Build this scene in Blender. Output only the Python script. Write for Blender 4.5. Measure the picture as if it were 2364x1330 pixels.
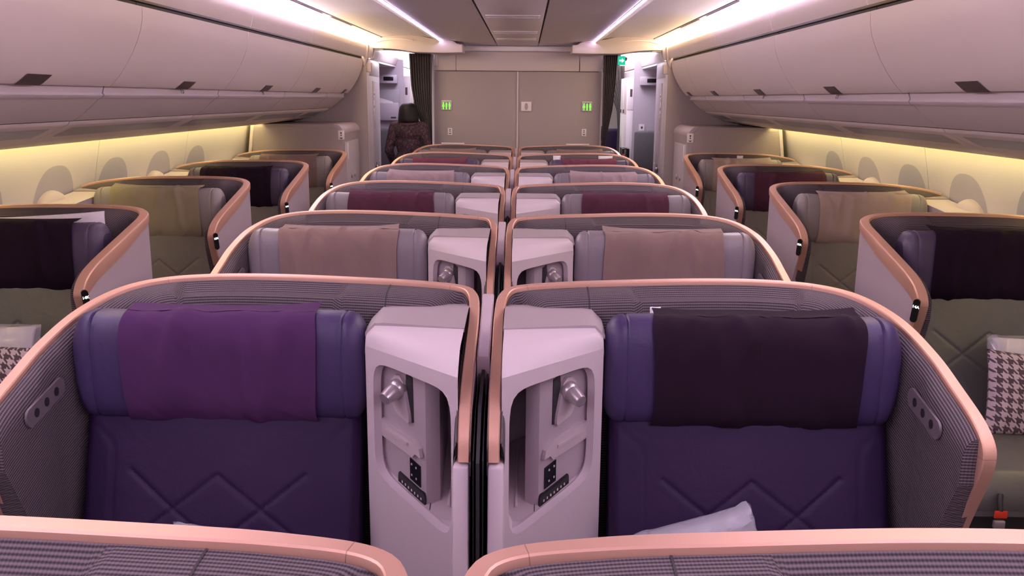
import bpy, bmesh, math, random
from math import sin, cos, pi, radians, sqrt, exp
from mathutils import Vector, Matrix, noise
random.seed(7)
S = bpy.context.scene
COL = S.collection
for o in list(bpy.data.objects): bpy.data.objects.remove(o)

# ------------------------------------------------------------------ camera
CX, CH, PITCH, YAW, ROLL, FPX = .1024, 1.72, .2108, -.0139, .008, 2050.
cam = bpy.data.cameras.new('camera'); cam.sensor_width = 36; cam.lens = FPX/2364*36
cam.clip_start = .05; cam.clip_end = 100
co = bpy.data.objects.new('camera', cam); COL.objects.link(co)
fw = Vector((sin(YAW)*cos(PITCH), cos(YAW)*cos(PITCH), -sin(PITCH)))
r0 = Vector((cos(YAW), -sin(YAW), 0)); u0 = r0.cross(fw)
rr = cos(ROLL)*r0 + sin(ROLL)*u0; uu = -sin(ROLL)*r0 + cos(ROLL)*u0
M = Matrix((rr, uu, -fw)).transposed().to_4x4(); M.translation = Vector((CX, 0, CH))
co.matrix_world = M
S.camera = co
# ------------------------------------------------------------------ world, exposure
S.view_settings.view_transform = 'Standard'; S.view_settings.look = 'None'
S.view_settings.gamma = 1; S.view_settings.use_curve_mapping = False
S.view_settings.exposure = 0.58
W = bpy.data.worlds.new('world'); S.world = W; W.use_nodes = True
W.node_tree.nodes['Background'].inputs[0].default_value = (.62, .42, .62, 1)
W.node_tree.nodes['Background'].inputs[1].default_value = .09

def srgb(*c):
    c = [x/255 for x in c]
    return tuple((x/12.92 if x <= .04045 else ((x+.055)/1.055)**2.4) for x in c)

# ------------------------------------------------------------------ lamps
def area(name, loc, size, size_y, power, color, rot):
    l = bpy.data.lights.new(name, 'AREA'); l.shape = 'RECTANGLE'; l.size = size; l.size_y = size_y
    l.energy = power; l.color = color
    o = bpy.data.objects.new(name, l); COL.objects.link(o); o.location = loc; o.rotation_euler = rot
    return o
# added fill lamps out of view, lighting the fronts of the near seats
area('seat_fill_forward', (0, -.6, 2.30), 2.6, 2.6, 28, (.93, .66, 1.0), (radians(3), 0, 0))
for s in (-1, 1):
    area('seat_fill_aisle', (s*.80, 1.6, 2.34), .45, 3.4, 12, (.95, .66, 1.0), (0, 0, 0))  # added fill on each side, brightens the tops of the front seats

# ------------------------------------------------------------------ materials
MATS = {}
def nodes_of(name):
    m = bpy.data.materials.new(name); m.use_nodes = True
    nt = m.node_tree; b = nt.nodes['Principled BSDF']
    MATS[name] = m
    return m, nt, b
def N(nt, typ, **kw):
    n = nt.nodes.new(typ)
    for k, v in kw.items(): setattr(n, k, v)
    return n
def L(nt, a, b): nt.links.new(a, b)
def mth(nt, op, a, b=None, c=None):
    n = N(nt, 'ShaderNodeMath', operation=op)
    for i, v in enumerate((a, b, c)):
        if v is None: continue
        if isinstance(v, (int, float)): n.inputs[i].default_value = v
        else: L(nt, v, n.inputs[i])
    return n.outputs[0]
def plain(name, col, rough=.5, metal=0, var=.06, scale=6, bump=0, bscale=300, spec=.5, emit=None, estr=0, alpha=1, coat=0):
    m, nt, b = nodes_of(name)
    tc = N(nt, 'ShaderNodeTexCoord'); nz = N(nt, 'ShaderNodeTexNoise')
    nz.inputs['Scale'].default_value = scale; nz.inputs['Detail'].default_value = 3
    L(nt, tc.outputs['Object'], nz.inputs['Vector'])
    mix = N(nt, 'ShaderNodeMixRGB'); L(nt, nz.outputs['Fac'], mix.inputs[0])
    mix.inputs[1].default_value = (*[max(0, c*(1-var)) for c in col], 1)
    mix.inputs[2].default_value = (*[min(1, c*(1+var)) for c in col], 1)
    L(nt, mix.outputs[0], b.inputs['Base Color'])
    b.inputs['Roughness'].default_value = rough; b.inputs['Metallic'].default_value = metal
    b.inputs['Specular IOR Level'].default_value = spec
    if coat: b.inputs['Coat Weight'].default_value = coat
    if alpha < 1: b.inputs['Alpha'].default_value = alpha
    if emit: b.inputs['Emission Color'].default_value = (*emit, 1); b.inputs['Emission Strength'].default_value = estr
    if bump:
        n2 = N(nt, 'ShaderNodeTexNoise'); n2.inputs['Scale'].default_value = bscale
        L(nt, tc.outputs['Object'], n2.inputs['Vector'])
        bp = N(nt, 'ShaderNodeBump'); bp.inputs['Strength'].default_value = bump; bp.inputs['Distance'].default_value = .002
        L(nt, n2.outputs['Fac'], bp.inputs['Height']); L(nt, bp.outputs[0], b.inputs['Normal'])
    return m
def emis(name, col, st):
    m = bpy.data.materials.new(name); m.use_nodes = True; nt = m.node_tree
    nt.nodes.remove(nt.nodes['Principled BSDF']); e = N(nt, 'ShaderNodeEmission')
    e.inputs[0].default_value = (*col, 1); e.inputs[1].default_value = st
    L(nt, e.outputs[0], nt.nodes['Material Output'].inputs[0]); MATS[name] = m
    return m
def ribbed(name, dark, light, pitch=.0078, kx=0, ky=-.35, kz=1):
    m, nt, b = nodes_of(name)
    tc = N(nt, 'ShaderNodeAttribute', attribute_name='ruv'); sp = N(nt, 'ShaderNodeSeparateXYZ'); L(nt, tc.outputs['Vector'], sp.inputs[0])
    c = sp.outputs[1]
    w = mth(nt, 'SINE', mth(nt, 'MULTIPLY', c, 2*pi/pitch))
    h = mth(nt, 'MULTIPLY_ADD', w, .5, .5)
    # fine yarn breaks across the ribs
    d = mth(nt, 'SINE', mth(nt, 'MULTIPLY', sp.outputs[0], 2*pi/.0050))
    h2 = mth(nt, 'MULTIPLY_ADD', d, .16, h)
    mix = N(nt, 'ShaderNodeMixRGB'); L(nt, h2, mix.inputs[0]); mix.use_clamp = True
    mix.inputs[1].default_value = (*dark, 1); mix.inputs[2].default_value = (*light, 1)
    L(nt, mix.outputs[0], b.inputs['Base Color']); b.inputs['Roughness'].default_value = .85
    b.inputs['Specular IOR Level'].default_value = .25
    bp = N(nt, 'ShaderNodeBump'); bp.inputs['Strength'].default_value = .6; bp.inputs['Distance'].default_value = .0015
    L(nt, h2, bp.inputs['Height']); L(nt, bp.outputs[0], b.inputs['Normal'])
    return m
def cloth(name, col, sheen=.1):
    m, nt, b = nodes_of(name)
    tc = N(nt, 'ShaderNodeTexCoord'); wv = N(nt, 'ShaderNodeTexNoise'); wv.inputs['Scale'].default_value = 9
    wv.inputs['Detail'].default_value = 5; L(nt, tc.outputs['Object'], wv.inputs['Vector'])
    mp = N(nt, 'ShaderNodeMapping'); mp.inputs['Scale'].default_value = (900, 900, 60); L(nt, tc.outputs['Object'], mp.inputs[0])
    n2 = N(nt, 'ShaderNodeTexNoise'); n2.inputs['Scale'].default_value = 1; L(nt, mp.outputs[0], n2.inputs['Vector'])
    f = mth(nt, 'MULTIPLY_ADD', n2.outputs['Fac'], .5, mth(nt, 'MULTIPLY', wv.outputs['Fac'], .5))
    mix = N(nt, 'ShaderNodeMixRGB'); L(nt, f, mix.inputs[0])
    mix.inputs[1].default_value = (*[c*.82 for c in col], 1); mix.inputs[2].default_value = (*[min(1, c*1.2) for c in col], 1)
    L(nt, mix.outputs[0], b.inputs['Base Color']); b.inputs['Roughness'].default_value = .85
    b.inputs['Specular IOR Level'].default_value = .2; b.inputs['Sheen Weight'].default_value = sheen
    bp = N(nt, 'ShaderNodeBump'); bp.inputs['Strength'].default_value = .25; bp.inputs['Distance'].default_value = .001
    L(nt, n2.outputs['Fac'], bp.inputs['Height']); L(nt, bp.outputs[0], b.inputs['Normal'])
    return m
def leather(name, col, rough=.42, spec=.45):
    m, nt, b = nodes_of(name)
    tc = N(nt, 'ShaderNodeTexCoord')
    n1 = N(nt, 'ShaderNodeTexNoise'); n1.inputs['Scale'].default_value = 5; L(nt, tc.outputs['Object'], n1.inputs['Vector'])
    vo = N(nt, 'ShaderNodeTexVoronoi'); vo.inputs['Scale'].default_value = 450; L(nt, tc.outputs['Object'], vo.inputs['Vector'])
    n3 = N(nt, 'ShaderNodeTexNoise'); n3.inputs['Scale'].default_value = 14; n3.inputs['Detail'].default_value = 4
    n3.inputs['Distortion'].default_value = .6; L(nt, tc.outputs['Object'], n3.inputs['Vector'])
    mix = N(nt, 'ShaderNodeMixRGB'); L(nt, n1.outputs['Fac'], mix.inputs[0])
    mix.inputs[1].default_value = (*[c*.9 for c in col], 1); mix.inputs[2].default_value = (*[c*1.1 for c in col], 1)
    L(nt, mix.outputs[0], b.inputs['Base Color']); b.inputs['Roughness'].default_value = rough; b.inputs['Specular IOR Level'].default_value = spec
    b1 = N(nt, 'ShaderNodeBump'); b1.inputs['Strength'].default_value = .12; b1.inputs['Distance'].default_value = .001
    L(nt, vo.outputs['Distance'], b1.inputs['Height'])
    b2 = N(nt, 'ShaderNodeBump'); b2.inputs['Strength'].default_value = .25; b2.inputs['Distance'].default_value = .012
    L(nt, n3.outputs['Fac'], b2.inputs['Height']); L(nt, b1.outputs[0], b2.inputs['Normal'])
    L(nt, b2.outputs[0], b.inputs['Normal'])
    return m
def houndstooth(name):
    m, nt, b = nodes_of(name)
    tc = N(nt, 'ShaderNodeTexCoord'); sp = N(nt, 'ShaderNodeSeparateXYZ'); L(nt, tc.outputs['Object'], sp.inputs[0])
    k = 1/.0048
    x = mth(nt, 'MULTIPLY_ADD', sp.outputs[0], k, 4000); z = mth(nt, 'MULTIPLY_ADD', sp.outputs[2], k, 4000)
    wx = mth(nt, 'LESS_THAN', mth(nt, 'MODULO', x, 8), 4); wz = mth(nt, 'LESS_THAN', mth(nt, 'MODULO', z, 8), 4)
    tw = mth(nt, 'LESS_THAN', mth(nt, 'MODULO', mth(nt, 'ADD', x, z), 4), 2)
    f = mth(nt, 'ADD', mth(nt, 'MULTIPLY', tw, wx), mth(nt, 'MULTIPLY', mth(nt, 'SUBTRACT', 1, tw), wz))
    mix = N(nt, 'ShaderNodeMixRGB'); L(nt, f, mix.inputs[0])
    mix.inputs[1].default_value = (.62, .50, .56, 1); mix.inputs[2].default_value = (.10, .07, .09, 1)
    L(nt, mix.outputs[0], b.inputs['Base Color']); b.inputs['Roughness'].default_value = .8
    return m
def floral(name):
    m, nt, b = nodes_of(name)
    tc = N(nt, 'ShaderNodeTexCoord')
    n1 = N(nt, 'ShaderNodeTexNoise'); n1.inputs['Scale'].default_value = 28; n1.inputs['Detail'].default_value = 3
    n1.inputs['Distortion'].default_value = 2.5; L(nt, tc.outputs['Object'], n1.inputs['Vector'])
    cr = N(nt, 'ShaderNodeValToRGB'); L(nt, n1.outputs['Fac'], cr.inputs[0])
    e = cr.color_ramp.elements; e[0].position = .40; e[0].color = (.012, .006, .016, 1); e[1].position = .66; e[1].color = (.14, .06, .085, 1)
    x = cr.color_ramp.elements.new(.52); x.color = (.035, .013, .028, 1)
    L(nt, cr.outputs[0], b.inputs['Base Color']); b.inputs['Roughness'].default_value = .75
    return m
def carpet(name):
    m, nt, b = nodes_of(name)
    tc = N(nt, 'ShaderNodeTexCoord'); n1 = N(nt, 'ShaderNodeTexNoise'); n1.inputs['Scale'].default_value = 220
    L(nt, tc.outputs['Object'], n1.inputs['Vector'])
    mix = N(nt, 'ShaderNodeMixRGB'); L(nt, n1.outputs['Fac'], mix.inputs[0])
    mix.inputs[1].default_value = (.03, .02, .035, 1); mix.inputs[2].default_value = (.09, .06, .085, 1)
    L(nt, mix.outputs[0], b.inputs['Base Color']); b.inputs['Roughness'].default_value = .95
    bp = N(nt, 'ShaderNodeBump'); bp.inputs['Strength'].default_value = .5; L(nt, n1.outputs['Fac'], bp.inputs['Height']); L(nt, bp.outputs[0], b.inputs['Normal'])
    return m

m_bronze = plain('bronze_satin', (.62, .355, .265), .44, .5, .04, 3, .05, 500)
m_bronze_d = plain('bronze_dark', (.34, .19, .15), .35, .5, .04)
m_shell = plain('shell_mauve', (.42, .34, .37), .55, 0, .03, 3, .15, 700)
m_lining = ribbed('ribbed_lining', (.032, .024, .032), (.155, .122, .135))
m_cream = plain('console_cream', (.52, .43, .47), .5, 0, .02, 4, .3, 900)
m_cap = plain('console_cap_vinyl', (.30, .245, .26), .6, 0, .05, 5, .4, 700)
m_inner = plain('console_inner', (.34, .27, .31), .5, 0, .04, 4, .2, 700)
m_pocket = plain('storage_panel_dark', (.13, .10, .12), .5)
m_dark = plain('dark_rubber', (.02, .018, .022), .5)
m_black = plain('gloss_black', (.006, .006, .008), .2)
m_metal = plain('lamp_metal', (.55, .48, .5), .3, .7)
m_wall = plain('sidewall_plastic', (.58, .53, .50), .45, 0, .02, 3)
m_bin = plain('bin_plastic', (.74, .63, .61), .42, 0, .025, 2.2, .08, 500)
m_binlow = plain('bin_lower_plastic', (.58, .49, .49), .45, 0, .03, 3, .08, 500)
m_rail = plain('bin_rail', (.62, .53, .57), .3, 0, .02)
m_violet = plain('violet_inset', (.42, .34, .62), .4)
m_gap = plain('shadow_gap', (.03, .024, .028), .8)
m_ceil = plain('ceiling_plastic', (.78, .70, .69), .42, 0, .03, 2)
m_ceil_side = plain('ceiling_side_plastic', (.80, .73, .76), .4, 0, .02, 2)
m_grey = plain('bulkhead_grey', (.37, .31, .31), .5, 0, .03, 2, .05, 400)
m_lintel = plain('lintel_cream', (.62, .53, .52), .45, 0, .04, 3)
m_trim = plain('pale_trim', (.72, .62, .62), .35)
m_lav = plain('monument_lilac', (.50, .44, .49), .4, 0, .03, 2)
m_latch = plain('latch_dark', (.10, .075, .08), .3, .2)
m_psu = plain('psu_inset', (.33, .32, .37), .35)
m_carpet = carpet('carpet_dark')
m_curtain = cloth('curtain_brown', (.085, .062, .06), .2)
m_white = plain('white_cloth', (.86, .80, .86), .75, 0, .03, 30)
m_plastic = plain('clear_plastic', (.75, .72, .8), .12, 0, .02, alpha=.38, coat=.8)
m_red = plain('red_tag', (.75, .05, .02), .5)
m_shade = plain('window_shade', (.37, .34, .37), .5)
m_skin = plain('skin', (.62, .40, .30), .5)
m_hair = plain('black_hair', (.008, .006, .008), .55, spec=.3)
m_floral = floral('floral_fabric')
m_band = plain('purple_band', (.22, .10, .12), .7)
m_hound = houndstooth('houndstooth')
m_jump = plain('jumpseat_fabric', (.13, .12, .125), .7)
m_sign = plain('placard_white', (.80, .74, .74), .4)
m_signd = plain('placard_dark', (.05, .04, .05), .5)
e_cove = emis('cove_led_violet', (.95, .80, .97), 18)
e_covew = emis('cove_led_warm', (1, .76, .46), 14)
e_strip = emis('ceiling_led_violet', (.80, .62, 1.0), 16)
e_wall = emis('sidewall_led_amber', (1, .84, .34), 25)
e_digit = emis('seat_digits', (.95, 1, .85), 4)
e_green = emis('lavatory_green', (.25, 1, .08), 1.0)
e_exit = emis('exit_green', (.02, .42, .25), 1.0)
e_exitw = emis('exit_white', (.75, 1, .9), 1.3)
e_far = emis('far_cabin_light', (1, .97, 1.0), 2.0)
LE = dict(purple=leather('leather_purple', (.046, .028, .088), .45, .3), lilac=leather('leather_lilac', (.19, .155, .185)),
          taupe=leather('leather_taupe', (.27, .235, .23)), plum=leather('leather_plum', (.075, .052, .10)))
LB = dict(purple=leather('back_purple_shaded', (.024, .010, .042), .55, .18), taupe=leather('back_taupe', (.18, .16, .15)), grey=leather('back_grey', (.13, .13, .125), .34, .6))  # purple backs darker than the headrest leather: light falloff is in the colour
CL = dict(purple=cloth('cover_purple', (.062, .020, .078), 0), aubergine=cloth('cover_aubergine', (.014, .004, .014), 0),
          tan=cloth('cover_tan', (.215, .14, .135)), plum=cloth('cover_plum', (.075, .022, .042), 0), rose=cloth('cover_rose', (.30, .21, .225)),
          olive=cloth('cover_olive', (.30, .25, .165)), taupe=cloth('cover_taupe', (.40, .30, .26)), magenta=cloth('cover_magenta', (.14, .04, .07), 0))

# ------------------------------------------------------------------ object helpers
def tag(o, label=None, cat=None, group=None, kind=None):
    if label: o['label'] = label
    if cat: o['category'] = cat
    if group: o['group'] = group
    if kind: o['kind'] = kind
    return o
def empty(name, loc, label, cat, group=None, rz=0):
    o = bpy.data.objects.new(name, None); COL.objects.link(o); o.location = loc; o.rotation_euler.z = rz
    o.empty_display_size = .1
    return tag(o, label, cat, group)
class MB:
    def __init__(s): s.v = []; s.f = []; s.attr = None
    def add(s, vs, fs):
        b = len(s.v); s.v += [tuple(v) for v in vs]; s.f += [tuple(b+i for i in f) for f in fs]; return s
    def grid(s, P, flip=False, closed_u=False, closed_v=False):
        n = len(P); m = len(P[0]); vs = [p for r in P for p in r]; fs = []
        for i in range(n if closed_u else n-1):
            for j in range(m if closed_v else m-1):
                a, b, c, d = i*m+j, ((i+1) % n)*m+j, ((i+1) % n)*m+(j+1) % m, i*m+(j+1) % m
                fs.append((a, d, c, b) if flip else (a, b, c, d))
        return s.add(vs, fs)
    def poly(s, vs): return s.add(vs, [tuple(range(len(vs)))])
    def box(s, c, d, bev=0, seg=2, rot=None):
        bm = bmesh.new(); bmesh.ops.create_cube(bm, size=1)
        for v in bm.verts: v.co = Vector((v.co.x*d[0], v.co.y*d[1], v.co.z*d[2]))
        if bev: bmesh.ops.bevel(bm, geom=bm.edges[:], offset=min(bev, min(d)*.49), segments=seg, profile=.5, affect='EDGES')
        if rot: bmesh.ops.transform(bm, matrix=rot, verts=bm.verts)
        for v in bm.verts: v.co += Vector(c)
        return s.bm(bm)
    def bm(s, bm):
        bm.verts.index_update(); s.add([v.co[:] for v in bm.verts], [[v.index for v in f.verts] for f in bm.faces]); bm.free(); return s
    def prism(s, pts, axis, a, b, bev=0):
        """closed outline pts (2D) extruded along axis from a to b"""
        bm = bmesh.new()
        def P(p, t): return {'x': (t, p[0], p[1]), 'y': (p[0], t, p[1]), 'z': (p[0], p[1], t)}[axis]
        lo = [bm.verts.new(P(p, a)) for p in pts]; hi = [bm.verts.new(P(p, b)) for p in pts]
        n = len(pts)
        bm.faces.new(lo[::-1]); bm.faces.new(hi)
        for i in range(n): bm.faces.new((lo[i], lo[(i+1) % n], hi[(i+1) % n], hi[i]))
        bmesh.ops.recalc_face_normals(bm, faces=bm.faces)
        if bev: bmesh.ops.bevel(bm, geom=bm.edges[:], offset=bev, segments=2, profile=.5, affect='EDGES')
        return s.bm(bm)
    def tube(s, pts, r, n=10, cap=True):
        P = [Vector(p) for p in pts]; R = r if isinstance(r, (list, tuple)) else [r]*len(P)
        rings = []; ref = None
        for i, p in enumerate(P):
            t = (P[min(i+1, len(P)-1)]-P[max(i-1, 0)]).normalized()
            if ref is None or abs(ref.dot(t)) > .95: ref = Vector((0, 0, 1)) if abs(t.z) < .9 else Vector((1, 0, 0))
            a = t.cross(ref).normalized(); b = a.cross(t); ref = b
            rings.append([tuple(p+R[i]*(cos(2*pi*k/n)*a+sin(2*pi*k/n)*b)) for k in range(n)])
        s.grid(rings, closed_v=True)
        if cap: s.poly(rings[0][::-1]); s.poly(rings[-1])
        return s
    def ball(s, c, r, seg=16, rot=None):
        bm = bmesh.new(); bmesh.ops.create_uvsphere(bm, u_segments=seg, v_segments=seg//2+2, radius=1)
        r = (r, r, r) if isinstance(r, (int, float)) else r
        for v in bm.verts: v.co = Vector((v.co.x*r[0], v.co.y*r[1], v.co.z*r[2]))
        if rot: bmesh.ops.transform(bm, matrix=rot, verts=bm.verts)
        for v in bm.verts: v.co += Vector(c)
        return s.bm(bm)
    def mesh(s, name, mir=False, smooth=True, angle=40, recalc=True):
        me = bpy.data.meshes.new(name)
        vs = [(-x, y, z) for x, y, z in s.v] if mir else s.v
        me.from_pydata(vs, [], s.f); me.update()
        if s.attr:
            at = me.attributes.new('ruv', 'FLOAT_VECTOR', 'POINT')
            for i, a in enumerate(s.attr): at.data[i].vector = a
        bm = bmesh.new(); bm.from_mesh(me)
        if recalc: bmesh.ops.recalc_face_normals(bm, faces=bm.faces)
        for f in bm.faces: f.smooth = smooth
        if smooth:
            for e in bm.edges:
                if len(e.link_faces) == 2 and e.calc_face_angle(0) > radians(angle): e.smooth = False
        bm.to_mesh(me); bm.free(); me.materials.append(None)
        return me
CACHE = {}
def part(name, key, build, mat, parent=None, mir=False, **kw):
    """link one mesh object; the mesh data is shared between equal parts"""
    k = (name, key, mir)
    if k not in CACHE: CACHE[k] = build().mesh(name, mir, **kw)
    o = bpy.data.objects.new(name, CACHE[k]); COL.objects.link(o)
    o.material_slots[0].link = 'OBJECT'; o.material_slots[0].material = mat
    if parent: o.parent = parent
    return o
_u = [0]
def single(name, mb, mat, parent=None, loc=None, **kw):
    _u[0] += 1
    o = part(name, ('u', _u[0]), lambda: mb, mat, parent, **kw)
    if loc: o.location = loc
    return o
def struct(name, mb, mat, parent=None, **kw):
    o = single(name, mb, mat, parent, **kw)
    if not parent: o['kind'] = 'structure'
    return o
def text_mesh(name, body, size, mat, parent, M, mir=False):
    cu = bpy.data.curves.new('t', 'FONT'); cu.body = body; cu.size = size; cu.extrude = .0004; cu.align_x = 'CENTER'; cu.align_y = 'CENTER'
    t = bpy.data.objects.new('t', cu); COL.objects.link(t)
    dg = bpy.context.evaluated_depsgraph_get(); dg.update()
    me = bpy.data.meshes.new_from_object(t.evaluated_get(dg)); bpy.data.objects.remove(t)
    me.transform(M); me.materials.clear(); me.materials.append(mat); me.name = name
    o = bpy.data.objects.new(name, me); COL.objects.link(o); o.parent = parent
    return o
def frame(loc, xdir, ydir):
    x = Vector(xdir).normalized(); z = x.cross(Vector(ydir)).normalized(); y = z.cross(x)
    m = Matrix((x, y, z)).transposed().to_4x4(); m.translation = Vector(loc); return m
def catmull(pts, n):
    P = [Vector(p) for p in pts]; P = [2*P[0]-P[1]]+P+[2*P[-1]-P[-2]]
    out = []; segs = len(P)-3
    for i in range(segs):
        a, b, c, d = P[i:i+4]
        for k in range(n):
            t = k/n
            out.append(.5*((2*b)+(c-a)*t+(2*a-5*b+4*c-d)*t*t+(3*b-a-3*c+d)*t**3))
    out.append(P[-2].copy())
    return out
def resample(P, step):
    out = [P[0].copy()]; acc = 0
    for i in range(1, len(P)):
        a, b = P[i-1], P[i]; d = (b-a).length
        while acc+d >= step:
            t = (step-acc)/d; a = a.lerp(b, t); out.append(a.copy()); d = (b-a).length; acc = 0
        acc += d
    if (out[-1]-P[-1]).length > step*.3: out.append(P[-1].copy())
    return out
def ss(a, b, x):
    t = max(0, min(1, (x-a)/(b-a))); return t*t*(3-2*t)

# ------------------------------------------------------------------ seat geometry (aisle at +x, seat faces -y)
RIM_C = [(.035, -.56, .885), (.035, -.535, .96), (.035, -.46, 1.03), (.035, -.3, 1.085), (.035, -.12, 1.14), (.045, -.02, 1.172),
         (.085, .02, 1.185), (.2, .035, 1.193), (.35, .04, 1.199), (.6, .045, 1.206), (.8, .04, 1.206), (.95, .01, 1.199),
         (1.05, -.05, 1.18), (1.12, -.15, 1.14), (1.15, -.3, 1.088), (1.16, -.42, 1.04), (1.165, -.53, .995), (1.167, -.585, .955),
         (1.167, -.595, .91), (1.167, -.575, .85), (1.167, -.51, .70), (1.167, -.44, .5), (1.167, -.40, .38)]
RIM_W = [(.15, -.035, 1.165), (.2, -.015, 1.18), (.3, .01, 1.198), (.5, .035, 1.217), (.8, .045, 1.222), (1.0, .045, 1.22),
         (1.11, .035, 1.213), (1.17, 0, 1.20), (1.192, -.06, 1.183), (1.19, -.18, 1.15), (1.175, -.35, 1.095), (1.16, -.49, 1.045), (1.15, -.565, 1.0),
         (1.145, -.60, .945), (1.145, -.59, .89), (1.145, -.565, .83), (1.145, -.50, .68), (1.145, -.44, .5), (1.145, -.41, .38)]
def rim_data(kind):
    P = resample(catmull(RIM_C if kind == 'c' else RIM_W, 12), .012)
    Nn = []
    last = None
    for i, p in enumerate(P):
        t = P[min(i+1, len(P)-1)]-P[max(i-1, 0)]; h = Vector((t.x, t.y, 0))
        front = p.x > .9 and p.y < -.5
        frontc = kind == 'c' and p.x < .1 and p.y < -.1
        if front: n = Vector((1, 0, 0))
        elif frontc: n = Vector((-1, 0, 0))
        else: n = Vector((-h.y, h.x, 0)).normalized()      # outward: path runs inner-front, back, aisle-front
        Nn.append(n)
    # smooth normals
    for _ in range(6): Nn = [(Nn[max(i-1, 0)]+Nn[i]*2+Nn[min(i+1, len(Nn)-1)]).normalized() for i in range(len(Nn))]
    return P, Nn
RD = {k: rim_data(k) for k in 'cw'}
def b_rim(kind, lo=0, hi=1):
    def f():
        P, Nn = RD[kind]; mb = MB(); rings = []
        for i, (p, n) in enumerate(zip(P, Nn)):
            t = (P[min(i+1, len(P)-1)]-P[max(i-1, 0)]).normalized(); u = t.cross(n)
            if i and u.dot(pu) < 0: u = -u
            if i == 0 and u.z < 0 and not kind == 'c': u = -u
            if i == 0 and kind == 'c':
                u = Vector((0, -1, 0.3))-t*Vector((0, -1, .3)).dot(t); u.normalize()
            pu = u
            wing = ss(.0, .35, -p.y) if p.x > .8 else 0
            if kind == 'c': g = ss(.05, .35, p.x); w = .028+.008*g-.004*wing; h = .032+.002*wing
            else: w = .041+.003*wing; h = .034+.026*wing
            if kind == 'w' and p.x < .35: w *= .4+.6*ss(.12, .35, p.x); h *= .35+.65*ss(.12, .35, p.x)
            sec = [(-.5, -1), (.50, -1), (.53, -.30), (.49, -.09), (.41, 0), (-.42, 0), (-.50, -.09), (-.52, -.25)]
            rings.append([tuple(p+n*(a*w)+u*(b*h)) for a, b in sec])
        mb.grid(rings, closed_v=True); mb.poly(rings[0]); mb.poly(rings[-1][::-1])
        return mb
    return f
def b_rim_joint(kind, sx, front=False):
    def f():
        P, Nn = RD[kind]; mb = MB()
        idx = min(range(2, len(P)-2), key=lambda i: abs(P[i].x-sx)+(9 if (P[i].y < -.4) else 0)) if not front else min(range(2, len(P)-2), key=lambda i: (P[i]-Vector((1.16, -.60, .93))).length)
        full = b_rim(kind)(); n = 8; ring = [Vector(full.v[idx*n+j]) for j in range(n)]; nxt = [Vector(full.v[(idx+1)*n+j]) for j in range(n)]
        c = sum(ring, Vector())/n; t = (nxt[0]-ring[0]).normalized()
        A = [tuple(c+(p-c)*1.012) for p in ring]; B = [tuple(c+(p-c)*1.012+t*.0012) for p in ring]
        mb.grid([A, B], closed_v=True); mb.poly(A); mb.poly(B[::-1])
        return mb
    return f
def top_profile(kind):
    """wall columns: plan point, outward normal, top, bottom (front edge of the aisle wing leans back)"""
    P, Nn = RD[kind]; cols = []
    fx = 1.167 if kind == 'c' else 1.145
    for p, n in zip(P, Nn):
        if kind == 'c' and p.x < .1 and p.y < -.545: continue
        if p.x > .9 and p.y < -.57 and p.z < .99: break
        bot = .05
        cols.append([p.copy(), n, p.z, bot])
        if len(cols) > 1 and p.x > .9 and cols[-1][0].y > cols[-2][0].y+.001: cols.pop(); break
    front = [(-.60, .95), (-.575, .87), (-.51, .70), (-.44, .5), (-.40, .38), (-.38, .05)]
    for c in cols:
        y = c[0].y
        if c[0].x > .9 and y < -.38:
            for (y0, z0), (y1, z1) in zip(front, front[1:]):
                if y0 <= y <= y1: c[3] = z0+(z1-z0)*(y-y0)/(y1-y0)
            if y < -.60: c[3] = .95
            c[3] = min(c[3], c[2]-.01)
        if kind == 'c' and c[0].x < .07 and y < -.05: c[3] = max(.05, min(.87, c[2]-.1))
    return cols
def b_shell(kind):
    def f():
        cols = top_profile(kind); mb = MB()
        outer = [[tuple(p+n*.016+Vector((0, 0, z-p.z))) for z in [t-.025-(t-.025-b)*k/8 for k in range(9)]] for p, n, t, b in cols]
        inner = [[tuple(p-n*.006+Vector((0, 0, z-p.z))) for z in [t-.025-(t-.025-b)*k/8 for k in range(9)]] for p, n, t, b in cols]
        mb.grid(outer); mb.grid(inner, flip=True)
        for a, b in zip(outer, outer[1:]): pass
        n = len(cols)
        mb.grid([[outer[i][0] for i in range(n)], [inner[i][0] for i in range(n)]])
        mb.grid([[outer[i][-1] for i in range(n)], [inner[i][-1] for i in range(n)]])
        mb.grid([outer[0], inner[0]]); mb.grid([outer[-1], inner[-1]])
        return mb
    return f
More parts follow.
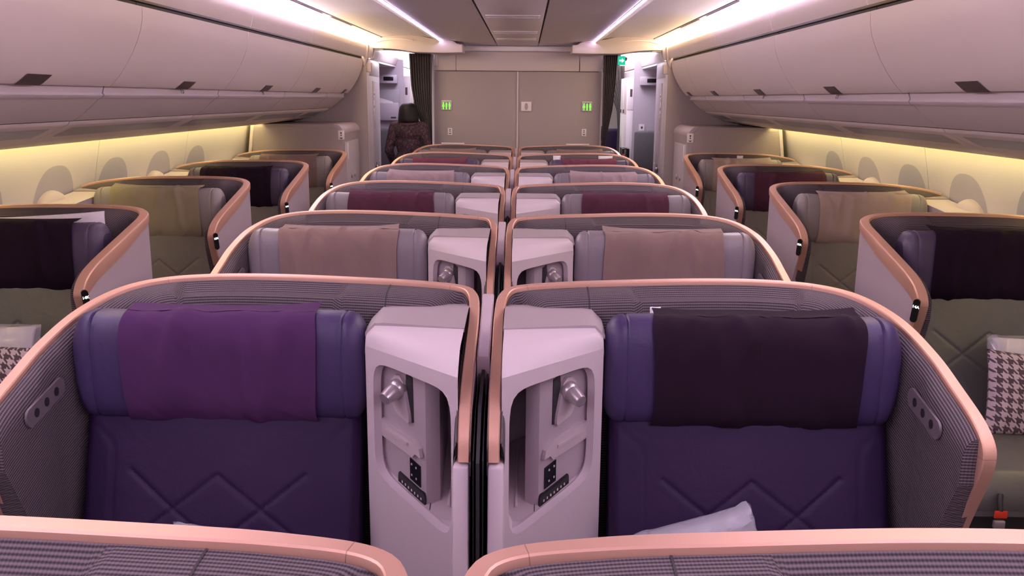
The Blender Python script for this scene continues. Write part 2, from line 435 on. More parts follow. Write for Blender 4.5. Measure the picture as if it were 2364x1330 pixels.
def b_lining(kind, xa, xb, slot):
    def f():
        cols = [c for c in top_profile(kind)]; P = []; U = []; ulen = 0; pp = None
        for i, (p, n, t, b) in enumerate(cols):
            back = p.y > -.12 or (p.x > .2 and p.x < 1.0)
            if p.x < xa or p.x > xb: continue
            if xb < .5 and p.y < -.08 and False: continue
            wx = ss(.06, .16, p.x)*(1-ss(.95, 1.13, p.x))        # thick ledge on the back, thin pad on the wings
            if kind == 'w': wx = ss(.12, .3, p.x)*(1-ss(1.02, 1.16, p.x))
            D = .045+.085*wx
            if kind == 'c' and p.x < .1: D = .026+.104*ss(.06, .16, p.x)
            endf = 1-ss(.50, .60, -p.y) if p.x > .9 else 1
            if p.x > 1.0: D = max(D, .036+.022*ss(.28, .42, -p.y))
            D = D*(.8+.2*endf)
            prof = [(.014, -.018), (.020, -.012), (.4*D+.006, -.014), (.55*D+.004, -.017), (.7*D, -.021), (.82*D, -.027), (.92*D, -.037), (.98*D, -.052), (D, -.075)]
            k0 = ss(.40, .43, p.x)*(1-ss(.88, .91, p.x)) if slot and p.y > -.1 else 0
            row = []
            for j, (d, z) in enumerate(prof):
                zz = z
                if k0 and 2 <= j <= 5: zz -= .026*k0
                row.append((d, zz))
            zt = t-.075
            row += [(D*(1-.0), -.075-(zt-b)*k/10) for k in range(1, 11)]
            P.append([tuple((p.x-n.x*d, p.y-n.y*d, t+z)) for d, z in row])
            ulen += (p-pp).length if pp else 0; pp = p; vl = 0; ur = []
            for q, (d, z) in enumerate(row):
                if q: vl += sqrt((d-row[q-1][0])**2+(z-row[q-1][1])**2)
                ur.append((ulen, vl, 0))
            U.append(ur)
        mb = MB(); mb.grid(P); mb.attr = [a for r in U for a in r]
        # close the front edge of the pad
        if xb > 2:
            fr = [i for i, c in enumerate(cols) if c[0].x > .9 and c[0].y < -.36]; o_ = len(cols)-len(P)
            fr = [i-o_ for i in fr if i-o_ >= 0]
            mb.grid([[P[i][-1] for i in fr], [(cols[i+o_][0].x, P[i][-1][1], P[i][-1][2]-.004) for i in fr]]); mb.attr += [(U[i][-1][0], U[i][-1][1]+e, 0) for e in (0, .03) for i in fr]
        if xb > 2: mb.grid([P[-1], [(cols[-1][0].x, q[1]-.003, q[2]) for q in P[-1]]]); mb.attr += [(a[0]+e, a[1], 0) for e in (0, .03) for a in U[-1]]
        return mb
    return f
Y0F = -.275
def b_seam():
    full = b_lining('c', .27, .30, False)(); n = 19; pts = [full.v[n*0+j] for j in range(1, 15)]
    P, Q = [], []
    for i, (x, y, z) in enumerate(pts):
        e = .0016 if i < 8 else 0
        P.append((.2845, y-(.0016 if i >= 6 else 0), z+e)); Q.append((.2875, y-(.0016 if i >= 6 else 0), z+e))
    return MB().grid([P, Q])
def hr_section(n=28, dz=.147, dy=.072):
    out = []
    for k in range(n):
        a = 2*pi*k/n; c, s = cos(a), sin(a); e = .62
        out.append((math.copysign(abs(c)**e, c)*dy, math.copysign(abs(s)**e, s)*dz))
    return out
HRC = (-.203, 1.008)                           # centre of the headrest section
def b_headrest():
    mb = MB(); x0, x1 = .318, 1.095; rings = []; sec = hr_section(36)
    xs = [x0+.0005, x0+.004, x0+.012, x0+.025, x0+.04, x0+.052, x0+.057, x0+.062, x0+.075]
    xs = xs+[x0+.09+(x1-x0-.18)*k/20 for k in range(21)]+[x1-(x-x0) for x in xs[::-1]]
    for x in xs:
        d = min(x-x0, x1-x); s = 1-.34*max(0, 1-d/.045)**2.6
        if abs(d-.057) < .002: s -= .035
        if d < .057: s -= .006
        sag = .004*sin((x-x0)*9)
        rings.append([(x, HRC[0]+y*(s if d > .02 else s-.03)*(1+.05*sin(x*7)), HRC[1]+z*s+sag) for y, z in sec])
    mb.grid(rings, closed_v=True); mb.poly(rings[0]); mb.poly(rings[-1][::-1])
    return mb
def b_cover(seed, xa, xb):
    def f():
        rnd = random.Random(seed); mb = MB(); P = []
        folds = [(rnd.uniform(xa, xb), rnd.uniform(-.9, .9), rnd.uniform(.012, .028), rnd.uniform(-.007, .013), rnd.uniform(.2, .85)) for _ in range(16)]
        nx = 56; dzv = .147; dyv = .072
        angs = [pi*.80-(pi*.80+.78*pi/1)*t for t in [k/44 for k in range(45)]]
        # section angle: start behind the top, over the top, down the front (-y) side
        for i in range(nx+1):
            x = xa+(xb-xa)*i/nx; col = []
            u = i/nx
            for k in range(45):
                t = k/44
                a = pi*.33+(pi*1.0)*t              # from back-top over to bottom-front
                c, s = cos(a), sin(a); e = .62
                y = math.copysign(abs(c)**e, c); z = math.copysign(abs(s)**e, s)
                nrm = Vector((0, c, s)).normalized()
                w = 0
                for fx, sl, wd, am, tc in folds:
                    dd = (x-(fx+sl*.12*(t-.3)))/wd
                    w += am*exp(-dd*dd)*exp(-((t-tc)/.24)**2)
                w += .0045*noise.noise(Vector((x*13+seed, t*4+x*3, seed)))+.0022*noise.noise(Vector((x*34+t*9, t*8, seed)))
                edge = min(u, 1-u); off = max(.0025, .007+w*min(1, edge*14))+.002*ss(.0, .03, .03-edge)*0
                hem = .0012 if edge < .02 or t > .965 else 0
                py = HRC[0]+y*(dyv+off+hem); pz = HRC[1]+z*(dzv+off+hem)
                if t < .17:                        # the stiff upper hem stands proud of the pad, corners highest
                    ear = (abs(u-.5)*2)**3
                    g = (1-t/.17)
                    pz = max(pz, HRC[1]+dzv+.004+.016*g*(.35+ear*(.8 if (seed % 2) ^ (u > .5) else .35)))
                    py = HRC[0]+.035*g-.045*(1-g)*.6
                dx = .004*sin(t*9+seed)*(1 if u > .5 else -1)*(abs(u-.5)*2)**4
                col.append((x+dx, py, pz))
            P.append(col)
        mb.grid(P)
        Q = [[(x, y+.0015 if k > 9 else y, z-.0015 if k <= 9 else z) for k, (x, y, z) in enumerate(r)] for r in P]
        mb.grid(Q, flip=True)
        n = len(P); mb.grid([P[0], Q[0]]); mb.grid([P[-1], Q[-1]]); mb.grid([[r[0] for r in P], [r[0] for r in Q]]); mb.grid([[r[-1] for r in P], [r[-1] for r in Q]])
        return mb
    return f
def seg_d(px, pz, a, b):
    ax, az = a; bx, bz = b; dx, dz = bx-ax, bz-az
    t = max(0, min(1, ((px-ax)*dx+(pz-az)*dz)/(dx*dx+dz*dz))); return sqrt((px-ax-t*dx)**2+(pz-az-t*dz)**2)
def back_lines():
    x0, x1 = .352, 1.072
    L1 = [(x0+.01, .855), (x0+.062, .815), (x0+.075, .79), (x0+.077, .45)]; L2 = [(x0+x1-x, z) for x, z in L1]
    mid = (x0+x1)/2
    zz = [(mid-.235, .728), (mid-.118, .640), (mid, .728), (mid+.118, .640), (mid+.235, .735)]
    z2 = [(mid-.235, .552), (mid-.118, .640), (mid, .552), (mid+.118, .640), (mid+.235, .552)]
    return [(L1, .0022, .0035), (L2, .0022, .0035), (zz, .0055, .0048), (z2, .0055, .0048)]
def b_backrest():
    x0, x1 = .338, 1.085; z0, z1 = .34, .90; nx, nz = 150, 104; LS = back_lines(); P = []
    for j in range(nz+1):
        z = z0+(z1-z0)*j/nz; row = []
        for i in range(nx+1):
            x = x0+(x1-x0)*i/nx
            y = -.232-.34*(.90-z)*.9
            y -= .018*(1-((2*(x-x0)/(x1-x0)-1)**2))
            d = 0
            for pl, dep, wd in LS:
                m = min(seg_d(x, z, a, b) for a, b in zip(pl, pl[1:]))
                d = max(d, dep*exp(-(m/wd)**2))
                if wd > .005: d -= .0035*exp(-((m-.028)/.016)**2)
                else:
                    d = max(d, .0014*exp(-((m-.008)/.002)**2))
            e = min(x-x0, x1-x); rd = .028*max(0, 1-e/.028)**2
            e2 = z1-z; rd2 = .03*max(0, 1-e2/.03)**2
            row.append((x, y+d+rd+rd2, z))
        P.append(row)
    mb = MB(); mb.grid(P)
    back = [[(x, y+.10, z) for x, y, z in (r[0], r[-1])] for r in P]
    mb.grid([[r[0] for r in P], [(r[0][0], r[0][1]+.10, r[0][2]) for r in P]])
    mb.grid([[r[-1] for r in P], [(r[-1][0], r[-1][1]+.10, r[-1][2]) for r in P]])
    mb.grid([P[-1], [(x, y+.10, z) for x, y, z in P[-1]]])
    mb.grid(back)
    return mb
def b_cushion():
    mb = MB(); x0, x1 = .345, 1.095; P = []
    n = 40
    for i in range(n+1):
        x = x0+(x1-x0)*i/n; e = min(x-x0, x1-x); rd = .03*max(0, 1-e/.03)**2; row = []
        for k in range(36):
            t = k/35
            if t < .75: y = -.34-.68*t/.75; z = .405+.02*sin(t/.75*pi*.9)-rd
            else:
                a = (t-.75)/.25; y = -1.02-.05*sin(a*pi*.5)+.02*a*a; z = .405+.006-.13*a-rd*(1-a)
            d = 0
            for pl in (((x0+.1, -.95), (x0+.25, -1.0)), ((x1-.1, -.95), (x1-.25, -1.0))): d += 0
            row.append((x, y, z))
        P.append(row)
    mb.grid(P); mb.grid([[(p[0], p[1], .26) for p in (r[0], r[-1])] for r in P])
    mb.grid([P[0], [(x, y, .26) for x, y, z in P[0]]]); mb.grid([P[-1], [(x, y, .26) for x, y, z in P[-1]]]); mb.grid([[r[-1] for r in P], [(r[-1][0], r[-1][1], .26) for r in P]])
    return mb
def b_base():
    mb = MB(); mb.box((.72, -.62, .13), (.70, .72, .26), .02); mb.box((.72, -.17, .30), (.72, .14, .6), .01); return mb

# console beside the centre line
FA, FB = Vector((.312, -.27, 0)), Vector((.052, -.50, 0)); FE = FB-FA; FN = Vector((-.67, .743, 0))
def FP(t, z, d=0): v = FA+FE*t+FN*d; return (v.x, v.y, z)
def bil(Q, u, v): # Q corners: TL,TR,BR,BL in (t,z); u,v in -1..1
    a = (u+1)/2; b = (v+1)/2
    return tuple((Q[3][i]*(1-a)+Q[2][i]*a)*(1-b)+(Q[0][i]*(1-a)+Q[1][i]*a)*b for i in (0, 1))
OPEN = [(.085, 1.050), (.93, 1.030), (.93, .640), (.085, .735)]
OUTQ = [(0, 1.083), (1, 1.072), (1, .02), (0, .02)]
def console_rings(n=72):
    o, i1 = [], []
    for k in range(n):
        a = 2*pi*k/n; c, s = cos(a), sin(a); q = 1/max(abs(c), abs(s)); o.append(bil(OUTQ, c*q, s*q))
        q = 1/((abs(c)**7+abs(s)**7)**(1/7)); i1.append(bil(OPEN, c*q, s*q))
    # keep the lower border short by remapping outer z
    return o, i1
def b_console():
    mb = MB(); o, i1 = console_rings(); n = len(o)
    R = [[FP(t, z) for t, z in o], [FP(t*.25+a*.75, z*.25+b*.75) for (t, z), (a, b) in zip(o, i1)]]
    R += [[FP(t, z, d) for t, z in i1] for d in (0, .006)]
    mid = (.5, .86)
    R += [[FP(mid[0]+(t-mid[0])*.975, mid[1]+(z-mid[1])*.975, .022) for t, z in i1]]
    mb.grid(R, closed_v=True)
    # recess walls and back
    wr = [[FP(mid[0]+(t-mid[0])*.975, mid[1]+(z-mid[1])*.975, .022) for t, z in i1]]
    wr.append([(x, min(-.10, y+.40), z) for x, y, z in wr[0]])
    mb.grid(wr, closed_v=True); mb.poly(wr[1])
    # sides
    a = FP(0, 0)
    mb.grid([[(a[0], a[1], z) for z in (.02, 1.083)], [(a[0]+.002, -.02, z) for z in (.02, 1.12)]])
    # top: cream sloping surface, rounded over towards the face
    T = []
    for i in range(13):
        u = i/12
        f = Vector(FP(u, OUTQ[0][1]+(OUTQ[1][1]-OUTQ[0][1])*u)); bk = Vector((.312+(.052-.312)*u, -.235-.055*u, 1.132+.004*u))
        row = []
        for k in range(13):
            v = k/12; p = bk.lerp(f, v); bulge = (.020+.012*u)*sin(pi*v**1.6)*(1-.0*v)
            drop = .022*max(0, 1-u/.10)**2
            row.append((p.x, p.y, p.z+bulge*.8-drop*(1-.6*v)))
        T.append(row)
    mb.grid(T)
    mb.grid([T[0], [(.314, y, 1.06) for x, y, z in T[0]]])
    return mb
def b_cap():
    mb = MB(); T = []
    for i in range(11):
        u = i/10; x = .318+(.050-.318)*u
        drop = .03*max(0, 1-u/.14)**2
        yf = -.235-.055*u
        T.append([(x, -.03, 1.142-drop), (x, -.12, 1.150-drop), (x, -.20, 1.146-drop), (x, yf, 1.139-drop), (x, yf-.002, 1.128-drop)])
    mb.grid(T)
    mb.grid([T[0], [(.318, y, .95) for x, y, z in T[0]]])
    return mb
def b_inner_box():
    mb = MB()
    pts = [FP(.05, 0, .034), FP(.50, 0, .034), FP(.545, 0, .038), FP(.572, 0, .052), FP(.582, 0, .075)]
    pts = [(x, y) for x, y, z in pts]; pts += [(pts[-1][0], -.11), (pts[0][0], -.11)]
    mb.prism(pts, 'z', .64, 1.10)
    return mb
def b_shelf_hook():   # moulded ledge with a raised bar
    mb = MB(); o = [(.085, .885), (.30, .868), (.44, .855), (.515, .838), (.53, .815), (.47, .82), (.44, .808), (.40, .812), (.085, .838)]
    A = [FP(t, z, .034) for t, z in o]; B = [FP(t, z, .022) for t, z in o]
    mb.grid([A, B], closed_v=True); mb.poly(B)
    C = [(.15, .862), (.40, .846), (.405, .838), (.15, .852)]
    A = [FP(t, z, .022) for t, z in C]; B = [FP(t, z, .017) for t, z in C]
    mb.grid([A, B], closed_v=True); mb.poly(B)
    return mb
def cfl(t, k): # floor of the recess, rising to the back
    x, y, z = FP(t, .748-.118*t, .024); return (x, y+(-.112-y)*k, z+.11*k)
def b_cfloor(): return MB().grid([[cfl(t, k) for k in (0, .3, .6, 1)] for t in (.07, .35, .65, .95)])
def b_cseam():
    up = Vector((0, 0, .0012)); return MB().grid([[tuple(Vector(cfl(t, k))+up) for k in (0, .5, 1)] for t in (.615, .622)])
def b_cridge():
    return MB().tube([tuple(Vector(cfl(.80, k))+Vector((0, 0, .001))) for k in (.22, .5, .9)], [.0045, .003, .002], 8)
def plate(pts, d0, d1):
    mb = MB(); A = [FP(t, z, d0) for t, z in pts]; B = [FP(t, z, d1) for t, z in pts]
    mb.grid([A, B], closed_v=True); mb.poly(B); return mb
def rrect(t0, z0, w, h, r, sk=0, n=5):
    out = []
    for cx, cz, a0 in ((w/2-r, h/2-r, 0), (-w/2+r, h/2-r, 90), (-w/2+r, -h/2+r, 180), (w/2-r, -h/2+r, 270)):
        for k in range(n+1):
            a = radians(a0+90*k/n); x = cx+r*cos(a); z = cz+r*sin(a); out.append((t0+x, z0+z+sk*x))
    return out
TS = 1/.343
def b_lamp_base():
    o = [(.22, 1.005), (.26, 1.018), (.31, 1.02), (.35, 1.005), (.405, .925), (.412, .905), (.40, .897), (.27, .915), (.235, .93), (.21, .97)]
    return plate(o, .036, .022)
def b_lamp_recess():
    o = [(.36, 1.03), (.425, 1.02), (.43, .90), (.415, .898), (.352, 1.0)]
    return plate(o, .036, .031)
def b_lamp_head():
    mb = MB(); c = Vector(FP(.295, .985, .022)); 
    mb.ball(c, .026, 18)
    d = Vector((.55, -.75, -.32)).normalized()
    mb.tube([c, c+d*.03, c+d*.052], [.023, .021, .0165], 22, False)
    mb.tube([c+d*.052, c+d*.0525, c+d*.044], [.0165, .0140, .0130], 22)
    return mb
def b_rimpost():
    mb = MB()
    mb.prism([(-.60, .02), (-.605, .60), (-.575, .878), (-.50, .878), (-.45, .60), (-.45, .02)], 'x', .022, .060, .006)
    return mb
def b_pocket():
    mb = MB(); P = []
    X = 1.099
    # plate following the wing: long axis falls towards the front
    c = Vector((0, -.395, .962)); ax = Vector((0, -1, -.22)).normalized(); up = Vector((0, -.22, 1)).normalized()
    o = rrect(0, 0, .19, .05, .022)
    A = [(X+.004, (c+ax*a+up*b).y, (c+ax*a+up*b).z) for a, b in o]; B = [(X-.002, y, z) for _, y, z in A]
    mb.grid([A, B], closed_v=True); mb.poly(B); return mb
def b_holes(k):
    def f():
        mb = MB(); X = 1.099; c = Vector((0, -.395, .962)); ax = Vector((0, -1, -.22)).normalized(); up = Vector((0, -.22, 1)).normalized()
        ring = [c+ax*((k-1)*.05)+ax*.011*cos(2*pi*j/16)+up*.012*sin(2*pi*j/16) for j in range(16)]
        mb.poly([(X-.0030, p.y, p.z) for p in ring]); mb.grid([[(X-.0030, p.y, p.z) for p in ring], [(X+.002, p.y, p.z) for p in ring]], closed_v=True); return mb
    return f
# window-side console: low shelf running to the cabin wall
def b_wconsole():
    mb = MB(); x0, x1 = .148, .315
    ys = [-.135, -.16, -.35, -.55, -.72, -.75]; zs = [1.138, 1.134, 1.120, 1.105, 1.09, 1.05]
    P = [[(x, y, z-(.012 if x in (x1,) else 0)) for x in (x0, .22, .29, x1)] for y, z in zip(ys, zs)]
    mb.grid(P); mb.grid([[P[i][-1] for i in range(len(P))], [(x1, y, .05) for y in ys]])
    mb.grid([P[-1], [(p[0], p[1], .05) for p in P[-1]]])
    return mb
def b_wcap():
    mb = MB(); x0, x1 = .148, .320; ys = [-.02, -.06, -.10, -.137]; zs = [1.150, 1.150, 1.147, 1.144]
    P = [[(x, y, z-(.014 if x == x1 else 0)) for x in (x0, .22, .29, x1)] for y, z in zip(ys, zs)]
    mb.grid(P); mb.grid([P[-1], [(x, y-.001, z-.02) for x, y, z in P[-1]]]); mb.grid([[r[-1] for r in P], [(x1, y, .05) for y in ys]])
    return mb
def b_lozenge():
    mb = MB(); X = 1.17
    c = Vector((X+.0, -.592, .912)); ax = Vector((0, .22, -.97)).normalized(); w = Vector((.75, .62, .12)).normalized(); n = w.cross(ax)
    if n.y > 0: n = -n
    o = rrect(0, 0, .026, .100, .0125)
    A = [tuple(c+w*a+ax*b) for a, b in o]; B = [tuple(c+w*a+ax*b+n*.008) for a, b in o]
    mb.grid([A, B], closed_v=True); mb.poly(B); return mb
def seam(x, z0, z1): pass

SEATTXT = {}
def suite(kind, m, k, le, lb, label, group, seatno=None):
    """kind c (centre) or w (window); m=-1 mirrors (aisle towards -x)"""
    mir = m < 0; Yk = 2.505+1.524*(k-1)
    X = 0 if kind == 'c' else (-2.82 if m > 0 else 2.82)
    root = empty('business_class_seat', (X, Yk, -.013 if k == 0 else 0), label, 'airplane seat', group)
    def q(name, key, b, mat, parent=None, **kw): return part(name, key, b, mat, parent or root, mir, **kw)
    dz = 0 if kind == 'c' else .018
    sh = q('shell', kind, b_shell(kind), m_shell)
    q('shell_rim', kind, b_rim(kind), m_bronze, angle=24)['label'] = 'bronze rim'
    for jx in ((.11, .93) if kind == 'c' else (1.02,)): q('rim_joint', (kind, jx), b_rim_joint(kind, jx), m_bronze_d)
    q('rim_joint', (kind, 'f'), b_rim_joint(kind, 0, True), m_bronze_d)
    q('padded_lining', kind, b_lining(kind, .286 if kind == 'c' else .12, 9, True), m_lining)
    if kind == 'c': q('lining_seam', 'c', b_seam, m_gap)
    if kind == 'c': q('corner_lining', kind, b_lining(kind, -9, .292, False), m_lining)
    h = q('headrest', 0, b_headrest, LE[le]); h.location.z = dz
    q('backrest', 0, b_backrest, LB[lb]).location.z = dz
    q('seat_cushion', 0, b_cushion, LB[lb])
    q('seat_base', 0, b_base, m_dark)
    if kind == 'c':
        cs = q('console', 'c', b_console, m_cream, angle=28)
        q('console_cap', 'c', b_cap, m_cap, cs)
        bx = q('console_panel', 'c', b_inner_box, m_inner, cs)
        q('reading_lamp', 'c', b_lamp_base, m_trim if False else m_shell, cs)
        q('lamp_head', 'c', b_lamp_head, m_metal, cs)
        q('lamp_recess', 'c', b_lamp_recess, m_dark, cs)
        q('console_floor', 'c', b_cfloor, m_shell, cs)
        q('floor_seam', 'c', b_cseam, m_dark, cs)
        q('floor_ridge', 'c', b_cridge, m_cream, cs)
        q('moulded_ledge', 'c', b_shelf_hook, m_shell, cs)
        q('power_socket', 'c', lambda: plate([(.385, .800), (.50, .786), (.50, .728), (.385, .742)], .036, .031), m_black, cs)
        q('control_panel', 'c', lambda: plate(rrect(.40, .712, .30, .042, .018, -.12), .036, .030), m_black, cs)
        q('socket_marks', 'c', lambda: marks([(.41, .785, .012, .006), (.46, .779, .012, .006), (.41, .755, .012, .006), (.46, .749, .012, .006)]), m_shell, cs)
        q('control_marks', 'c', lambda: marks([(.30+.035*i, .724-.0042*i, .012, .007) for i in range(7)]), m_shell, cs)
        q('console_frame', 'c', b_rimpost, m_cream)
    else:
        cs = q('console', 'w', b_wconsole, m_cream)
        q('console_cap', 'w', b_wcap, m_cap, cs)
        lz = q('seat_number_light', 'w', b_lozenge, m_black); lz['label'] = 'black oval seat number light'
        if seatno:
            c = Vector((m*1.170, -.592, .912)); w = Vector((m*.75, .62, .12)).normalized(); ax = Vector((0, .22, -.97)).normalized()
            n = Vector((m*.55, -.75, -.2)).normalized()
            xd = w if m < 0 else w
            # text reads left to right for the viewer
            xdir = w if w.x > 0 else -w
            n0 = xdir.cross(-ax)
            text_mesh('seat_number', seatno, .016, e_digit, lz, frame(c+n0*(.0095 if n0.y < 0 else -.0095)-ax*.018, xdir, -ax))
    if kind == 'c' or True:
        pk = q('storage_panel', 0, b_pocket, m_pocket)
        for i in range(3): q('storage_hole', i, b_holes(i), m_dark, pk)
    return root
def marks(L_):
    mb = MB()
    for t, z, w, h in L_:
        o = rrect(t, z, w*1.2, h, .0012, 0, 2); B = [FP(a, b, .0292) for a, b in o]; mb.poly(B)
    return mb
def cover(kind, m, k, col, seed, label, group, xa=.444, xb=.955):
    Yk = 2.505+1.524*(k-1); X = 0 if kind == 'c' else (-2.82 if m > 0 else 2.82)
    o = part('headrest_cover', (seed % 5, xa, xb), b_cover(seed % 5+1, xa, xb), CL[col], None, m < 0)
    o.location = (X, Yk, 0 if kind == 'c' else .018)
    return tag(o, label, 'headrest cover', group)

ROWN = {0: 'nearest row, cut off below', 1: 'second row from the camera', 2: 'third row from the camera', 3: 'fourth row from the camera',
        4: 'fifth row from the camera', 5: 'sixth row from the camera', 6: 'last row, against the grey bulkhead'}
LC = {0: ('purple', 'purple'), 1: ('purple', 'purple'), 2: ('lilac', 'taupe'), 3: ('lilac', 'taupe'), 4: ('lilac', 'taupe'), 5: ('plum', 'taupe'), 6: ('lilac', 'taupe')}
lname = dict(purple='purple leather', lilac='lilac-grey leather', plum='dark purple leather', taupe='taupe leather')
for k in range(7):
    for m, sd in ((-1, 'left'), (1, 'right')):
        suite('c', m, k, *LC[k], f'{sd} centre seat in bronze-rimmed shell, {ROWN[k]}', 'centre pair seats')
CCOV = {1: ('purple', 'aubergine'), 2: ('tan', 'tan'), 3: ('plum', 'plum'), 4: ('rose', 'rose'), 5: ('magenta', 'magenta'), 6: ('tan', 'tan')}
CD = dict(purple='bright purple', aubergine='very dark aubergine', tan='brownish pink', plum='dark plum', rose='pale pink', magenta='maroon', olive='olive-brown', taupe='beige')
for k in range(1, 7):
    for i, (m, sd) in enumerate(((-1, 'left'), (1, 'right'))):
        c = CCOV[k][i]
        cover('c', m, k, c, k*2+i, f'{CD[c]} cloth over the {sd} centre headrest, {ROWN[k]}', 'headrest cloths', .444, .99 if (k, m) == (1, 1) else .955)
WROW = {2: 'nearest window seat', 3: 'second window seat from the camera', 4: 'third window seat from the camera', 5: 'farthest window seat, by the low divider'}
WL = {2: ('plum', 'grey'), 3: ('taupe', 'taupe'), 4: ('plum', 'taupe'), 5: ('taupe', 'taupe')}
WC = {(2, 1): 'aubergine', (3, 1): 'olive', (4, 1): 'aubergine', (5, 1): 'tan', (2, -1): 'aubergine', (3, -1): 'taupe', (4, -1): 'plum', (5, -1): 'taupe'}
for k in range(2, 6):
    for m, sd in ((1, 'left'), (-1, 'right')):
        n = {2: '14', 3: '15', 4: '16', 5: '17'}[k]+('K' if m > 0 else 'A')
        suite('w', m, k, *WL[k], f'bronze-rimmed seat by the {sd} cabin wall, {WROW[k]}', 'window seats', n)
        c = WC[(k, m)]
        cover('w', m, k, c, k*3+(m > 0), f'{CD[c]} cloth over headrest by the {sd} wall, {WROW[k]}', 'headrest cloths', .43, .97)
# centre posts between the pairs
def b_post():
    mb = MB(); P = []
    for y, z in [(-.01, 1.168), (-.05, 1.158), (-.12, 1.135), (-.2, 1.11), (-.3, 1.082), (-.315, 1.07), (-.318, 1.03)]:
        P.append([(-.0165, y, z-.06), (-.0165, y, z-.004), (-.013, y, z), (.013, y, z), (.0165, y, z-.004), (.0165, y, z-.06)])
    mb.grid(P); mb.poly(P[-1]); return mb
def b_screen():
    mb = MB()
    mb.prism([(-.62, .05), (-.60, .9), (-.5, 1.0), (-.30, 1.04), (-.02, 1.08), (-.02, .05)], 'x', -.004, .004)
    for s in (-1, 1): mb.prism([(-.60, .05), (-.585, .9), (-.49, .985), (-.30, 1.03), (-.02, 1.07), (-.02, .05)], 'x', s*.011-.0012, s*.011+.0012)
    return mb
for k in range(1, 7):
    r = empty('centre_divider', (0, 2.505+1.524*(k-1), 0), f'slim mauve divider post between the two centre seats, {ROWN[k]}', 'divider', 'posts between centre seats')
    part('divider_cap', 0, b_post, m_shell, r); part('privacy_screen', 0, b_screen, m_dark, r)

# ------------------------------------------------------------------ cabin shell
YA, YE = -3.0, 9.7
# floor
struct('floor', MB().box((0, 6.5, -.02), (6.4, 20, .04)), m_carpet)
# side walls: cross-section x (abs), z
WALLP = [(2.60, 1.52), (2.625, 1.44), (2.66, 1.28), (2.695, 1.10), (2.74, .85), (2.77, .5), (2.78, .2), (2.78, 0)]
def wall_x(z):
    for (x0, z0), (x1, z1) in zip(WALLP, WALLP[1:]):
        if z0 >= z >= z1: return x0+(x1-x0)*(z0-z)/(z0-z1)
    return 2.6
SEAM = [-3, -.48, 1.07, 2.62, 4.17, 5.72, 7.25, 8.86, 9.72]
WINY = {}
for s, nm in ((-1, 'left'), (1, 'right')):
    mb = MB()
    for a, b in zip(SEAM, SEAM[1:]):
        mb.grid([[(s*x, y, z) for x, z in WALLP] for y in (a+.003, (a+b)/2, b-.003)])
        mb.grid([[(s*(x+.03), y, z) for x, z in WALLP] for y in (a-.02, a+.02)])
        for y in (a+.003, b-.003): mb.grid([[(s*x, y, z) for x, z in WALLP], [(s*(x+.03), y, z) for x, z in WALLP]])
    struct('wall_'+nm, mb, m_wall)
    # thick outer skin
    struct('trim_skin_'+nm, MB().box((s*2.87, 3.5, 1.0), (.1, 13, 2.2)), m_wall)
wn = 0
for s, nm in ((-1, 'left'), (1, 'right')):
    for i in range(8):
        yc = 7.50-.76*i+(0 if s < 0 else 0)
        wn += 1
        if yc < 2.0: continue
        def oval(rx, rz, d, n=40):
            out = []
            for k in range(n):
                a = 2*pi*k/n; e = .8
                y = yc+math.copysign(abs(cos(a))**e, cos(a))*rx; z = 1.0+math.copysign(abs(sin(a))**e, sin(a))*rz
                out.append((s*(wall_x(z)-d), y, z))
            return out
        fr = MB(); R = [oval(.246, .317, .0004), oval(.238, .308, .0005)]
        fr.grid(R, closed_v=True)
        w = struct(f'window_{wn}', fr, m_wall)
        # shade drawn down inside the reveal, one moulded flush with a darker tint
        sh = MB(); o = oval(.240, .310, .001); sh.poly(o if s > 0 else o[::-1])
        single('window_shade', sh, m_shade if (i % 2 == 0) else m_shade, w)
# arm bumps below every second window
for s, nm in ((-1, 'left'), (1, 'right')):
    for j, (yc, w) in enumerate(((5.16, 'nearer'), (6.64, 'farther'))):
        mb = MB(); mb.ball((0, 0, 0), (.085, .16, .125), 24)
        o = single('window_ledge_hump', mb, m_shell, loc=(s*2.68, yc, 1.045))
        tag(o, f'rounded pale hump below the windows on the {nm} wall, {w} one', 'wall fairing', 'wall humps')

# overhead bins
DOOR = [(1.645, 2.113), (1.634, 2.111), (1.637, 2.06), (1.648, 2.01), (1.668, 1.96), (1.695, 1.905), (1.728, 1.852), (1.765, 1.802), (1.80, 1.765), (1.812, 1.757)]
RAIL = [(1.835, 1.765), (1.842, 1.748), (1.848, 1.728), (1.842, 1.718), (1.850, 1.708), (1.866, 1.700)]
LOWP = [(1.868, 1.700), (1.91, 1.662), (1.96, 1.622), (1.992, 1.602)]
PSU = [(2.012, 1.598), (2.022, 1.584), (2.03, 1.579), (2.10, 1.545), (2.20, 1.503), (2.24, 1.492), (2.40, 1.462), (2.47, 1.452), (2.48, 1.456)]
BAYS = [(1.03, 2.60), (2.60, 4.155), (4.155, 5.72), (5.72, 7.29), (7.29, 8.86), (8.86, 9.69)]
def strip(prof, s, y0, y1, th, mb=None, ny=4):
    mb = mb or MB(); A = []; B = []
    for k in range(ny+1):
        y = y0+(y1-y0)*k/ny; A.append([(s*x, y, z) for x, z in prof])
        rowb = []
        for i, (x, z) in enumerate(prof):
            a = prof[max(i-1, 0)]; b = prof[min(i+1, len(prof)-1)]; dx, dz = b[0]-a[0], b[1]-a[1]; l = sqrt(dx*dx+dz*dz)
            rowb.append((s*(x-dz/l*th), y, z+dx/l*th))
        B.append(rowb)
    mb.grid(A); mb.grid(B, flip=True); mb.grid([A[0], B[0]]); mb.grid([A[-1], B[-1]])
    mb.grid([[r[0] for r in A], [r[0] for r in B]]); mb.grid([[r[-1] for r in A], [r[-1] for r in B]])
    return mb
